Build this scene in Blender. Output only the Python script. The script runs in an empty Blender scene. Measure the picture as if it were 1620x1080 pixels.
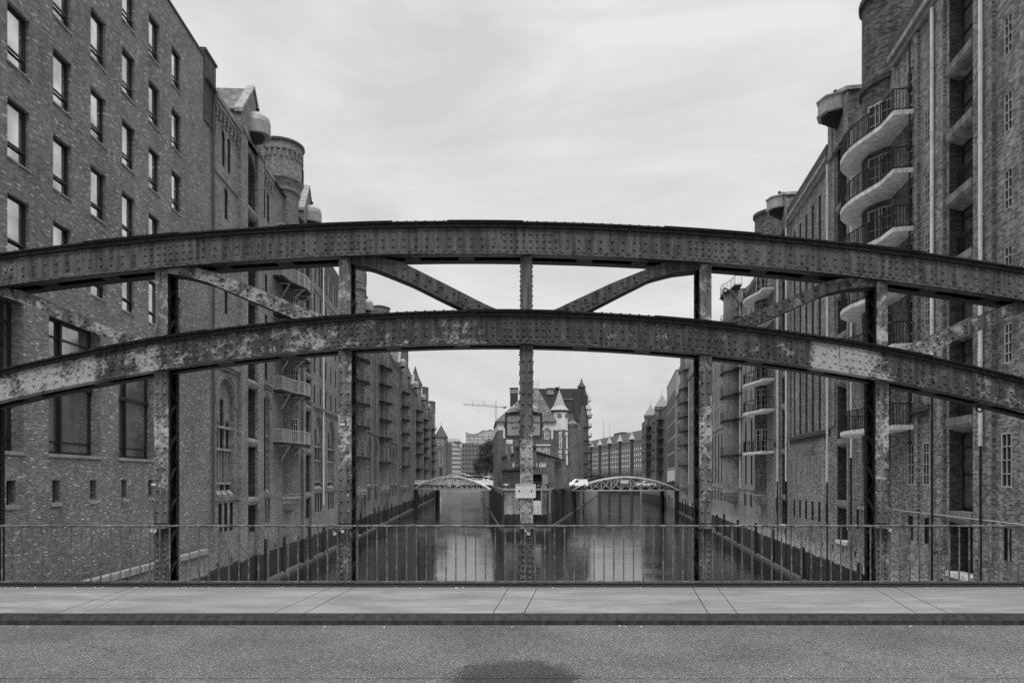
import bpy, bmesh, math, random
import numpy as np
from mathutils import Vector, Matrix
random.seed(7)
R = math.radians
PI = math.pi
sc = bpy.context.scene
C = sc.collection
E = 1.7                                   # eye height over the pavement
# ------------------------------------------------------------------ camera, sky, sun
cam = bpy.data.objects.new("camera", bpy.data.cameras.new("camera"))
C.objects.link(cam)
cam.location = (0, 0, E); cam.rotation_euler = (R(90), 0, 0)
cam.data.lens = 24.0; cam.data.sensor_width = 36.0
cam.data.shift_y = 217/1620.0
cam.data.clip_start = 0.1; cam.data.clip_end = 6000
sc.camera = cam
w = bpy.data.worlds.new("World"); sc.world = w; w.use_nodes = True
nt = w.node_tree; nt.nodes.clear()
def wn(t, **k):
    n = nt.nodes.new(t)
    for a, b in k.items(): setattr(n, a, b)
    return n
out = wn('ShaderNodeOutputWorld'); bg = wn('ShaderNodeBackground')
tc = wn('ShaderNodeTexCoord'); mp = wn('ShaderNodeMapping'); mp.inputs['Scale'].default_value = (1.0, 1.0, 3.2)
nz = wn('ShaderNodeTexNoise'); nz.inputs['Scale'].default_value = 2.3; nz.inputs['Detail'].default_value = 8; nz.inputs['Roughness'].default_value = 0.55; nz.inputs['Distortion'].default_value = 0.9
rp = wn('ShaderNodeValToRGB'); rp.color_ramp.elements[0].position = .36; rp.color_ramp.elements[1].position = .62
rp.color_ramp.elements[0].color = (.64, .64, .64, 1); rp.color_ramp.elements[1].color = (.80, .80, .80, 1)
sep = wn('ShaderNodeSeparateXYZ'); zr = wn('ShaderNodeValToRGB')
zr.color_ramp.elements[0].position = 0.0; zr.color_ramp.elements[0].color = (.72, .72, .72, 1)
zr.color_ramp.elements[1].position = .56; zr.color_ramp.elements[1].color = (.77, .77, .77, 1)
for p_, v_ in ((.2, .74), (.66, 1.3), (.8, 3.8), (1.0, 5.4)): e_ = zr.color_ramp.elements.new(p_); e_.color = (v_, v_, v_, 1)   # overcast: the zenith is brightest, the horizon dimmest
mul = wn('ShaderNodeMixRGB', blend_type='MULTIPLY'); mul.inputs[0].default_value = 1
L = nt.links.new
L(tc.outputs['Generated'], mp.inputs['Vector']); L(mp.outputs[0], nz.inputs['Vector']); L(nz.outputs['Fac'], rp.inputs['Fac'])
L(tc.outputs['Generated'], sep.inputs[0]); L(sep.outputs['Z'], zr.inputs['Fac'])
L(rp.outputs[0], mul.inputs[1]); L(zr.outputs[0], mul.inputs[2]); L(mul.outputs[0], bg.inputs['Color'])
bg.inputs['Strength'].default_value = 1.0
L(bg.outputs[0], out.inputs['Surface'])
sd = bpy.data.lights.new("sun", 'SUN'); sun = bpy.data.objects.new("sun", sd); C.objects.link(sun)
sd.energy = 1.5; sd.angle = R(25); sd.color = (1, 1, 1)
sun.rotation_euler = (R(30), R(6), R(0))    # soft light from above and behind the camera
sc.view_settings.view_transform = 'Standard'; sc.view_settings.look = 'None'
sc.view_settings.exposure = 0.4; sc.view_settings.gamma = 1.0; sc.view_settings.use_curve_mapping = False
sc.cycles.max_bounces = 6

# ------------------------------------------------------------------ materials
class M:
    def __init__(s, name):
        s.m = bpy.data.materials.new(name); s.m.use_nodes = True
        s.t = s.m.node_tree; s.p = s.t.nodes['Principled BSDF']; s.p.inputs['Specular IOR Level'].default_value = .14
    def n(s, t, **k):
        n = s.t.nodes.new(t)
        for a, b in k.items():
            if a.startswith('i_'):
                nm = a[2:].replace('_', ' ')
                n.inputs[nm].default_value = b
            else: setattr(n, a, b)
        return n
    def l(s, a, b): s.t.links.new(a, b)
    def math(s, op, a, b=None, clamp=False):
        n = s.n('ShaderNodeMath', operation=op); n.use_clamp = clamp
        for i, v in enumerate((a, b)):
            if v is None: continue
            if isinstance(v, (int, float)): n.inputs[i].default_value = v
            else: s.l(v, n.inputs[i])
        return n.outputs[0]
    def mix(s, f, a, b, mode='MIX'):
        n = s.n('ShaderNodeMixRGB', blend_type=mode)
        for i, v in enumerate((f, a, b)):
            if isinstance(v, (int, float)):
                n.inputs[i].default_value = v if i == 0 else (v, v, v, 1)
            else: s.l(v, n.inputs[i])
        return n.outputs[0]
    def ramp(s, f, *st):
        n = s.n('ShaderNodeValToRGB'); e = n.color_ramp.elements
        while len(e) > 1: e.remove(e[-1])
        e[0].position = st[0][0]; e[0].color = (st[0][1],)*3+(1,)
        for p, v in st[1:]:
            x = e.new(p); x.color = (v, v, v, 1)
        s.l(f, n.inputs['Fac']); return n.outputs[0]
    def noise(s, vec, scale, detail=4, rough=.55, dist=0.0):
        n = s.n('ShaderNodeTexNoise'); n.inputs['Scale'].default_value = scale; n.inputs['Detail'].default_value = detail
        n.inputs['Roughness'].default_value = rough; n.inputs['Distortion'].default_value = dist
        if vec is not None: s.l(vec, n.inputs['Vector'])
        return n.outputs['Fac']
    def bump(s, h, st=.3, d=.01):
        n = s.n('ShaderNodeBump'); n.inputs['Strength'].default_value = st; n.inputs['Distance'].default_value = d
        s.l(h, n.inputs['Height']); s.l(n.outputs[0], s.p.inputs['Normal'])
    def col(s, c): s.l(c, s.p.inputs['Base Color'])
    def rough(s, v): s.p.inputs['Roughness'].default_value = v

def flat(name, v, rough=.7, metal=0.0, noise=.15, sc_=3.0):
    m = M(name); g = m.n('ShaderNodeNewGeometry')
    f = m.noise(g.outputs['Position'], sc_, 5)
    st_ = m.n('ShaderNodeMapping'); st_.inputs['Scale'].default_value = (2.2, 2.2, .35); m.l(g.outputs['Position'], st_.inputs['Vector']); s5 = m.noise(st_.outputs[0], sc_, 6, .65)
    m.col(m.mix(1.0, m.ramp(f, (.25, v*(1-noise)), (.75, v*(1+noise))), m.ramp(s5, (.3, 1-min(.5, noise*1.4)), (.55, 1.05)), 'MULTIPLY')); m.rough(rough); m.p.inputs['Metallic'].default_value = metal
    if rough < .45: m.p.inputs['Specular IOR Level'].default_value = .5
    return m.m

def brick(name, dark, light, mortar, flecks=0.0, diaper=False, stain=.35, tide=None, bw=.25, bh=.083, bumpv=.5, streak=0.0):
    """bricks laid in UV metres; stains follow height and large noise"""
    m = M(name); uv = m.n('ShaderNodeUVMap'); g = m.n('ShaderNodeNewGeometry')
    b = m.n('ShaderNodeTexBrick'); m.l(uv.outputs[0], b.inputs['Vector'])
    b.inputs['Scale'].default_value = 1; b.inputs['Brick Width'].default_value = bw; b.inputs['Row Height'].default_value = bh
    b.inputs['Mortar Size'].default_value = .008; b.inputs['Mortar Smooth'].default_value = .3; b.inputs['Bias'].default_value = 0
    b.inputs['Color1'].default_value = (0, 0, 0, 1); b.inputs['Color2'].default_value = (1, 1, 1, 1); b.inputs['Mortar'].default_value = (.5, .5, .5, 1)
    bc = m.n('ShaderNodeSeparateColor'); m.l(b.outputs['Color'], bc.inputs[0])
    st = [(0.0, dark), (.35, dark*.75+light*.25), (.8, light)]
    if flecks > 0: st += [(1-flecks-.02, light*1.1), (1-flecks, light*1.7), (1.0, light*2.4)]
    c = m.ramp(bc.outputs[0], *st)
    c = m.mix(b.outputs['Fac'], c, mortar)
    big = m.noise(g.outputs['Position'], .35, 6, .6, .4)
    c = m.mix(1.0, c, m.ramp(big, (.3, 1-stain), (.7, 1+stain*.6)), 'MULTIPLY')
    fine = m.noise(g.outputs['Position'], 9, 4, .7)
    c = m.mix(1.0, c, m.ramp(fine, (.25, .6), (.75, 1.4)), 'MULTIPLY')
    if diaper:
        mq = m.n('ShaderNodeMapping'); mq.inputs['Rotation'].default_value = (0, 0, R(45)); m.l(uv.outputs[0], mq.inputs['Vector'])
        ck = m.n('ShaderNodeTexBrick'); ck.offset = 0; m.l(mq.outputs[0], ck.inputs['Vector']); ck.inputs['Scale'].default_value = 1; ck.inputs['Brick Width'].default_value = .2; ck.inputs['Row Height'].default_value = .2; ck.inputs['Mortar Size'].default_value = .03; ck.inputs['Mortar Smooth'].default_value = .1
        c = m.mix(ck.outputs['Fac'], c, m.mix(1.0, c, 1.55, 'MULTIPLY'))
    if streak > 0:
        mpp = m.n('ShaderNodeMapping'); mpp.inputs['Scale'].default_value = (1.6, 1.6, .12); m.l(g.outputs['Position'], mpp.inputs['Vector'])
        s1 = m.noise(mpp.outputs[0], 1.5, 5, .65)
        c = m.mix(1.0, c, m.ramp(s1, (.35, 1-streak), (.5, 1.0), (.68, 1+streak*.8)), 'MULTIPLY')
    if tide is not None:
        sp = m.n('ShaderNodeSeparateXYZ'); m.l(g.outputs['Position'], sp.inputs[0])
        wob = m.noise(g.outputs['Position'], .8, 5, .7)
        zz = m.math('ADD', sp.outputs['Z'], m.math('MULTIPLY', wob, .5))
        # salt and lime bloom above the high-water mark, wet algae below
        k = m.ramp(m.math('MULTIPLY', m.math('ADD', zz, 6.0), .1), (tide[0], tide[1]), (tide[0]+.012, tide[2]), (tide[0]+.13, 1.0))
        c = m.mix(1.0, c, k, 'MULTIPLY')
    m.col(c); m.rough(.85)
    hb = m.math('ADD', m.math('MULTIPLY', m.math('SUBTRACT', 1.0, b.outputs['Fac']), 1.0), m.math('MULTIPLY', fine, .6))
    m.bump(hb, bumpv, .012)
    return m.m

def steel(name, base, patch, stops=((0, .3), (1, .3)), axis='X', lo=-8.3, hi=8.3, scale=2.2, rough=.5):
    m = M(name); g = m.n('ShaderNodeNewGeometry'); sp = m.n('ShaderNodeSeparateXYZ'); m.l(g.outputs['Position'], sp.inputs[0])
    t = m.math('DIVIDE', m.math('SUBTRACT', sp.outputs[axis], lo), hi-lo, True)
    amt = m.ramp(t, *stops)
    n1 = m.noise(g.outputs['Position'], scale, 10, .72, .5)
    n2 = m.noise(g.outputs['Position'], scale*5, 6, .7, .5)
    mask = m.math('MULTIPLY', m.math('SUBTRACT', m.math('ADD', m.math('ADD', m.math('MULTIPLY', n1, .7), m.math('MULTIPLY', n2, .3)), m.math('MULTIPLY', amt, .34)), .66), 11, True)
    n3 = m.noise(g.outputs['Position'], 26, 4, .7)
    mp_ = m.n('ShaderNodeMapping'); mp_.inputs['Scale'].default_value = (7, 7, .7); m.l(g.outputs['Position'], mp_.inputs['Vector'])
    n4 = m.noise(mp_.outputs[0], 2.0, 5, .6)
    b1 = m.mix(1.0, m.ramp(n3, (.25, base*.72), (.75, base*1.3)), m.ramp(n4, (.38, .5), (.5, .95), (.64, 1.45)), 'MULTIPLY')
    p1 = m.ramp(n3, (.25, patch*.55), (.75, patch*1.3))
    c = m.mix(m.math('MULTIPLY', mask, .85), b1, p1)
    rust = m.math('MULTIPLY', m.math('SUBTRACT', m.noise(g.outputs['Position'], 9.3, 10, .78, .3), .56), 9, True)
    c = m.mix(rust, c, base*.3)
    m.col(c); m.l(m.ramp(n3, (.2, rough-.12), (.8, rough+.25)), m.p.inputs['Roughness'])
    m.bump(m.math('SUBTRACT', m.math('MULTIPLY', n3, .5), m.math('MULTIPLY', mask, .5)), .8, .005)
    return m.m

MT = {}
MT['brick_modern'] = brick('light speckled facing brick', .085, .17, .15, flecks=.045, stain=.25, bw=.19, bh=.056, streak=.1)
MT['brick_left'] = brick('old warehouse brick', .09, .19, .17, stain=.3, tide=(.262, .17, 1.0), streak=.15)
MT['brick_diaper'] = brick('diaper patterned tower brick', .06, .11, .1, stain=.2, tide=(.262, .17, 1.0), streak=.1, diaper=True)
MT['brick_left_far'] = brick('far warehouse brick', .06, .16, .13, stain=.3, tide=(.262, .17, 1.0), streak=.15)
MT['brick_right'] = brick('dark clinker brick', .075, .23, .23, stain=.35, tide=(.265, .15, 1.9), streak=.3, bumpv=1.0)
MT['brick_tower'] = brick('dark tower clinker', .03, .12, .1, stain=.35, tide=(.265, .15, 1.9), streak=.35, bumpv=1.0)
MT['brick_right_light'] = brick('pale stock brick', .13, .22, .19, stain=.25, tide=(.265, .15, 1.5), streak=.2)
MT['brick_island'] = brick('island house brick', .06, .14, .12, stain=.3)
MT['brick_quay'] = brick('quay wall brick', .11, .2, .17, stain=.5, tide=(.262, .18, 1.1), streak=.4)
MT['brick_dark'] = brick('dark trim and recess-shade brick', .03, .07, .05, stain=.2)  # trim brick; in bays and strips it carries recess shade as colour
MT['stone'] = flat('weathered concrete', .48, .85, noise=.3, sc_=2.5)
MT['stone_mid'] = flat('grey stone', .2, .85, noise=.3, sc_=2.5)
MT['ledge_wet'] = flat('wet footing concrete', .07, .6, noise=.5, sc_=2)
MT['sill_grey'] = flat('sooty concrete sill', .15, .85, noise=.5, sc_=2)
MT['plaster'] = flat('pale render', .5, .8, noise=.1)
MT['slate'] = flat('slate roof', .05, .6, noise=.3, sc_=4)
MT['tile'] = brick('plain roof tile', .06, .11, .03, bw=.3, bh=.3)
MT['zinc'] = flat('zinc sheet', .25, .6, 0, noise=.2)
MT['hood'] = flat('painted hoist hood sheet', .2, .45, .2, noise=.2)
MT['dark'] = flat('black steel', .018, .6)
MT['rail_far'] = flat('grey painted balcony rail', .1, .6)
MT['rail_light'] = flat('galvanised balcony rail', .3, .5)
MT['frame_dark'] = flat('dark window frame', .02, .45)
MT['frame_light'] = flat('white window frame', .8, .6)
MT['frame_mid'] = flat('grey window frame', .32, .6)
MT['pipe'] = flat('zinc downpipe', .55, .5, 0)
MT['wood_dark'] = flat('tarred timber', .035, .8, noise=.4, sc_=6)
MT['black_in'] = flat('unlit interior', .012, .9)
MT['door'] = flat('old loading door', .06, .75, noise=.5)
MT['white_paint'] = flat('white sheet metal paint', .7, .3, noise=.03)
MT['dark_paint'] = flat('dark car paint', .03, .25, noise=.03)
MT['tyre'] = flat('rubber', .02, .8)
MT['white_sign'] = flat('enamelled white sign', .42, .4, noise=.08, sc_=20)
MT['grey_sign'] = flat('grey enamel sign', .36, .45, noise=.06)
MT['ink'] = flat('faded black lettering', .05, .7)
MT['ink_faint'] = flat('faint grey lettering', .27, .7)
MT['brass'] = flat('worn padlock metal', .45, .35, .6)
def glass(name, base, ior, rough=.04, metal=0.0):
    m = M(name); g = m.n('ShaderNodeNewGeometry')
    m.p.inputs['Specular IOR Level'].default_value = .5; f = m.noise(g.outputs['Position'], .9, 3, .5); m.col(m.ramp(f, (.3, base*.6), (.7, base*1.4))); m.rough(rough)
    m.p.inputs['IOR'].default_value = ior; m.p.inputs['Metallic'].default_value = metal
    m.bump(f, .04, .02)
    return m.m
MT['glass_mirror'] = glass('coated window glass', .55, 1.5, .04, 1.0)
MT['glass_big'] = glass('tinted shop window glass', .38, 1.5, .06, .9)
MT['glass'] = glass('window glass', .03, 2.6)
MT['glass_far'] = glass('old window glass', .01, 1.35, .2)
# riveted bridge steel: worn paint, more of it gone in places along the arch
MT['st_up'] = steel('upper chord paint', .062, .2, ((0, .34), (.08, .3), (.12, .14), (.4, .2), (.75, .18), (.8, .28), (.83, .18), (1, .3)))
MT['st_lo'] = steel('lower chord paint', .046, .32, ((0, .72), (.09, .72), (.11, .45), (.14, .66), (.19, .36), (.3, .5), (.36, .4), (.47, .42), (.49, .15), (.62, .32), (.7, .28), (.79, .3), (.795, .95), (.83, .9), (.87, .55), (.875, .32), (1, .42)), scale=4.2)
MT['st_di'] = steel('diagonal paint', .052, .3, ((0, .45), (.1, .62), (.3, .58), (.34, .18), (.62, .2), (.75, .25), (.88, .6), (1, .5)), scale=3.2)
MT['st_post'] = steel('post paint', .08, .36, ((0, .35), (.15, .4), (.2, .25), (.3, .5), (.42, .68), (.5, .35), (.6, .5), (1, .42)), 'Z', 0, 6, scale=4.6)
MT['st_post_bare'] = steel('pale worn post paint', .075, .32, ((0, .35), (.14, .3), (.2, .7), (.3, .6), (.36, .75), (.44, .35), (.6, .12), (1, .1)), 'Z', 0, 6, scale=3.6)
MT['st_dark'] = steel('dark steel with painted shade', .016, .05, ((0, .12), (1, .12)), rough=.65)  # shade of truss sides and undersides put into the colour; dark steel elsewhere
MT['st_rail'] = steel('rusty railing paint', .075, .2, ((0, .5), (1, .5)), scale=9.0)
MT['st_kerb'] = steel('steel kerb', .018, .05, ((0, .2), (1, .2)), scale=1.5, rough=.55)

# asphalt with a darker patch where something leaked
m = M('coarse asphalt'); g = m.n('ShaderNodeNewGeometry')
vo = m.n('ShaderNodeTexVoronoi'); vo.inputs['Scale'].default_value = 105; m.l(g.outputs['Position'], vo.inputs['Vector'])
vc = m.n('ShaderNodeSeparateColor'); m.l(vo.outputs['Color'], vc.inputs[0])
c = m.ramp(vc.outputs[0], (0, .035), (.5, .075), (.85, .125), (1, .24))
big = m.noise(g.outputs['Position'], .7, 5, .6); c = m.mix(1.0, c, m.ramp(big, (.3, .7), (.7, 1.2)), 'MULTIPLY')
sp = m.n('ShaderNodeSeparateXYZ'); m.l(g.outputs['Position'], sp.inputs[0])
dx = m.math('DIVIDE', m.math('SUBTRACT', sp.outputs['X'], .02), .66); dy = m.math('DIVIDE', m.math('SUBTRACT', sp.outputs['Y'], 6.2), .72)
rr = m.math('ADD', m.math('MULTIPLY', dx, dx), m.math('MULTIPLY', dy, dy))
rr = m.math('ADD', rr, m.math('MULTIPLY', m.noise(g.outputs['Position'], 7, 8, .8), 1.5))
rr = m.math('ADD', rr, m.math('MULTIPLY', vc.outputs[1], .5))
stn = m.math('MULTIPLY', m.math('SUBTRACT', 1.86, rr), 7, True)
c = m.mix(stn, c, m.mix(1.0, c, .42, 'MULTIPLY'))
ck_ = m.n('ShaderNodeTexVoronoi', feature='DISTANCE_TO_EDGE'); ck_.inputs['Scale'].default_value = .55
wv = m.n('ShaderNodeMapping'); m.l(g.outputs['Position'], wv.inputs['Vector']); nn_ = m.n('ShaderNodeTexNoise'); nn_.inputs['Scale'].default_value = 2.5; nn_.inputs['Detail'].default_value = 6; m.l(g.outputs['Position'], nn_.inputs['Vector'])
vm = m.n('ShaderNodeVectorMath', operation='MULTIPLY_ADD'); m.l(nn_.outputs['Color'], vm.inputs[0]); vm.inputs[1].default_value = (.8, .8, 0); m.l(g.outputs['Position'], vm.inputs[2]); m.l(vm.outputs[0], ck_.inputs['Vector'])
crk = m.math('MULTIPLY', m.math('SUBTRACT', .012, ck_.outputs['Distance']), 90, True); gate = m.math('MULTIPLY', m.math('SUBTRACT', m.noise(g.outputs['Position'], .45, 3), .53), 12, True)
c = m.mix(m.math('MULTIPLY', m.math('MULTIPLY', crk, gate), .55), c, .02)
m.col(c); m.rough(.9)
m.bump(m.math('ADD', vo.outputs['Distance'], m.math('MULTIPLY', m.noise(g.outputs['Position'], 140, 2), .6)), .9, .008)
MT['asphalt'] = m.m
m = M('pavement concrete'); g = m.n('ShaderNodeNewGeometry')
mp_ = m.n('ShaderNodeMapping'); mp_.inputs['Scale'].default_value = (.7, 2.2, 1); m.l(g.outputs['Position'], mp_.inputs['Vector'])
a = m.noise(mp_.outputs[0], 1.1, 8, .65, .5); b = m.noise(g.outputs['Position'], 60, 4, .7)
c = m.mix(1.0, m.ramp(a, (.32, .105), (.5, .145), (.68, .2)), m.ramp(b, (.25, .65), (.75, 1.3)), 'MULTIPLY')
sp = m.n('ShaderNodeSeparateXYZ'); m.l(g.outputs['Position'], sp.inputs[0])
c = m.mix(m.math('MULTIPLY', m.math('SUBTRACT', m.math('ADD', sp.outputs['Y'], m.math('MULTIPLY', a, .3)), 10.45), 3.5, True), c, .11)
m.col(c); m.rough(.85); m.bump(b, .35, .004)
MT['pavement'] = m.m
m = M('canal water'); g = m.n('ShaderNodeNewGeometry')
mp1 = m.n('ShaderNodeMapping'); mp1.inputs['Scale'].default_value = (1.4, 2.6, 1); m.l(g.outputs['Position'], mp1.inputs['Vector'])
n1 = m.noise(mp1.outputs[0], 1.6, 4, .6); n2 = m.noise(g.outputs['Position'], .05, 3, .5, 1.0)
pat = m.ramp(n2, (.4, .25), (.6, 1.0))
m.p.inputs['Specular IOR Level'].default_value = .5; m.p.inputs['Base Color'].default_value = (.012, .012, .012, 1); m.rough(.04); m.p.inputs['IOR'].default_value = 5.0
mp2 = m.n('ShaderNodeMapping'); mp2.inputs['Scale'].default_value = (.45, 1.0, 1); mp2.inputs['Rotation'].default_value = (0, 0, R(-4)); m.l(g.outputs['Position'], mp2.inputs['Vector'])
n4 = m.noise(mp2.outputs[0], 1.1, 3, .55, .3)
m.bump(m.math('MULTIPLY', m.math('ADD', m.math('MULTIPLY', n1, .3), m.math('MULTIPLY', n4, .8)), pat), 1.0, .04)
MT['water'] = m.m
MT['land'] = flat('cobbled quay top', .16, .9, noise=.3, sc_=1.5)
MT['foliage'] = flat('dull autumn foliage', .05, .8, noise=.5, sc_=.6)
MT['bark'] = flat('bark', .05, .9)
MT['office_light'] = flat('pale office cladding', .34, .5, noise=.1)
MT['office_band'] = flat('office glazing band', .2, .3, noise=.25, sc_=.3)
MT['office_dark'] = flat('dark office cladding', .11, .6)
MT['hall_skin'] = flat('glass concert hall skin', .3, .3, noise=.25, sc_=.12)  # lightened skin: distance haze put into the colour
MT['crane'] = flat('crane lattice paint', .25, .6)
MT['panel_dark'] = flat('dark louvre panel', .06, .6)
MT['wall_grey'] = flat('smooth grey facade', .22, .7)

# ------------------------------------------------------------------ mesh building
class F:                                   # a facade frame: u along, v outward, h above the eye
    n = 0
    def __init__(s, o, ud, vd):
        s.o = Vector((o[0], o[1], 0)); s.ud = Vector((ud[0], ud[1], 0)); s.vd = Vector((vd[0], vd[1], 0)).normalized(); F.n += 1; s.id = F.n
    def p(s, u, v, h): return s.o+s.ud*u+s.vd*v+Vector((0, 0, h+E))
    def at(s, u=0, v=0, h=0):              # local frame for shared meshes
        f = F((0, 0), s.ud, s.vd); f.local = True; return f
W = F((0, 0), (1, 0), (0, 1))
FL = F((-15, 0), (-.0574, 1), (1, .0574))
FR = F((13.4, 0), (.1593, 1), (-1, .1593))

class MB:
    def __init__(s): s.v = []; s.f = []; s.mi = []; s.uv = {}; s.m = 0; s.off = Vector((0, 0, 0))
    def face(s, pts, uv=None):
        i = len(s.v); s.v += [Vector(p) for p in pts]; s.f.append(tuple(range(i, i+len(pts)))); s.mi.append(s.m)
        if uv: s.uv[len(s.f)-1] = uv
    def hexa(s, P):
        i = len(s.v); s.v += [Vector(p) for p in P]
        for q in ((0, 3, 2, 1), (4, 5, 6, 7), (0, 1, 5, 4), (1, 2, 6, 5), (2, 3, 7, 6), (3, 0, 4, 7)):
            s.f.append(tuple(i+k for k in q)); s.mi.append(s.m)
    def box(s, fr, u0, u1, v0, v1, h0, h1):
        s.hexa([fr.p(*q) for q in ((u0, v0, h0), (u1, v0, h0), (u1, v1, h0), (u0, v1, h0), (u0, v0, h1), (u1, v0, h1), (u1, v1, h1), (u0, v1, h1))])
    def prism(s, a, b):                    # two matching rings
        i = len(s.v); n = len(a); s.v += [Vector(p) for p in a]+[Vector(p) for p in b]
        s.f.append(tuple(range(i, i+n))); s.mi.append(s.m); s.f.append(tuple(range(i+2*n-1, i+n-1, -1))); s.mi.append(s.m)
        for k in range(n):
            j = (k+1) % n; s.f.append((i+k, i+j, i+n+j, i+n+k)); s.mi.append(s.m)
    def bar(s, a, b, w_=.05, t=None, up=Vector((0, 0, 1))):
        a = Vector(a); b = Vector(b); d = (b-a).normalized(); t = t or w_
        if abs(d.dot(up)) > .98: up = Vector((0, 1, 0))
        x = d.cross(up).normalized()*w_/2; y = x.cross(d).normalized()*t/2
        s.hexa([a-x-y, a+x-y, a+x+y, a-x+y, b-x-y, b+x-y, b+x+y, b-x+y])
    def tube(s, pts, r, n=6, cap=True):
        pts = [Vector(p) for p in pts]; rings = []
        for k, p in enumerate(pts):
            d = ((pts[min(k+1, len(pts)-1)]-pts[max(k-1, 0)])).normalized()
            up = Vector((0, 0, 1)) if abs(d.z) < .95 else Vector((0, 1, 0))
            x = d.cross(up).normalized(); y = x.cross(d).normalized()
            rk = r[k] if isinstance(r, (list, tuple)) else r
            rings.append([p+x*math.cos(2*PI*j/n)*rk+y*math.sin(2*PI*j/n)*rk for j in range(n)])
        s.loft(rings, cap)
    def loft(s, rings, cap=False, closed=True):
        i = len(s.v); n = len(rings[0])
        for r_ in rings: s.v += [Vector(p) for p in r_]
        for k in range(len(rings)-1):
            for j in range(n if closed else n-1):
                j2 = (j+1) % n; s.f.append((i+k*n+j, i+k*n+j2, i+(k+1)*n+j2, i+(k+1)*n+j)); s.mi.append(s.m)
        if cap:
            s.f.append(tuple(i+j for j in range(n))); s.mi.append(s.m)
            s.f.append(tuple(i+(len(rings)-1)*n+j for j in reversed(range(n)))); s.mi.append(s.m)
    def lathe(s, fr, u, v, prof, n=16, a0=0, a1=2*PI):   # prof: (r,h); UV wraps in metres
        full = abs(a1-a0-2*PI) < 1e-6
        for k in range(len(prof)-1):
            (r0, h0), (r1, h1) = prof[k], prof[k+1]; rm = max(r0, r1)
            for j in range(n):
                t0 = a0+(a1-a0)*j/n; t1 = a0+(a1-a0)*(j+1)/n
                P = [fr.p(u+math.cos(t0)*r0, v+math.sin(t0)*r0, h0), fr.p(u+math.cos(t1)*r0, v+math.sin(t1)*r0, h0),
                     fr.p(u+math.cos(t1)*r1, v+math.sin(t1)*r1, h1), fr.p(u+math.cos(t0)*r1, v+math.sin(t0)*r1, h1)]
                vv0, vv1 = h0, (h1 if abs(h1-h0) > .02 else h0+abs(r1-r0))
                U = [(t0*rm, vv0), (t1*rm, vv0), (t1*rm, vv1), (t0*rm, vv1)]
                if r0 < 1e-5: P = P[1:]; U = U[1:]
                elif r1 < 1e-5: P = P[:3]; U = U[:3]
                s.face(P, U)
    def rivet(s, p, n, r=.018, sg=7):
        r *= 1.42
        n = Vector(n).normalized(); up = Vector((0, 0, 1)) if abs(n.z) < .9 else Vector((1, 0, 0))
        x = n.cross(up).normalized(); y = x.cross(n)
        rings = []
        for rr_, hh in ((r, 0), (r*.88, r*.5), (r*.45, r*.85)):
            rings.append([Vector(p)+x*math.cos(2*PI*j/sg)*rr_+y*math.sin(2*PI*j/sg)*rr_+n*hh for j in range(sg)])
        i = len(s.v)
        for q in rings: s.v += q
        for k in range(2):
            for j in range(sg):
                j2 = (j+1) % sg; s.f.append((i+k*sg+j, i+k*sg+j2, i+(k+1)*sg+j2, i+(k+1)*sg+j)); s.mi.append(s.m)
        s.f.append(tuple(i+2*sg+j for j in range(sg))); s.mi.append(s.m)
    def mesh(s, name, mats, org, smooth=False):
        me = bpy.data.meshes.new(name)
        o = np.array(org); V = np.array([tuple(v) for v in s.v]) if s.v else np.zeros((0, 3))
        me.from_pydata((V-o).tolist() if len(V) else [], [], s.f)
        for m_ in (mats if isinstance(mats, (list, tuple)) else [mats]): me.materials.append(MT[m_])
        me.polygons.foreach_set('material_index', s.mi)
        uvl = me.uv_layers.new(name='UVMap'); dat = np.zeros((len(me.loops), 2)); li = 0
        for fi, fc in enumerate(s.f):
            n = len(fc)
            if fi in s.uv: dat[li:li+n] = s.uv[fi]
            else:
                P = V[list(fc)]; nn = np.cross(P[1]-P[0], P[2]-P[0]) if n > 2 else np.array((0, 0, 1.))
                ln = np.linalg.norm(nn); nn = nn/ln if ln > 1e-12 else np.array((0, 0, 1.))
                if abs(nn[2]) > .8: dat[li:li+n] = P[:, :2]
                else:
                    t = np.array((-nn[1], nn[0], 0)); t /= np.linalg.norm(t)
                    if t[0]*.3+t[1] < 0: t = -t
                    dat[li:li+n, 0] = P@t; dat[li:li+n, 1] = P[:, 2]
            li += n
        uvl.data.foreach_set('uv', dat.ravel())
        if smooth: me.polygons.foreach_set('use_smooth', [True]*len(me.polygons))
        me.update(); return me

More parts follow.
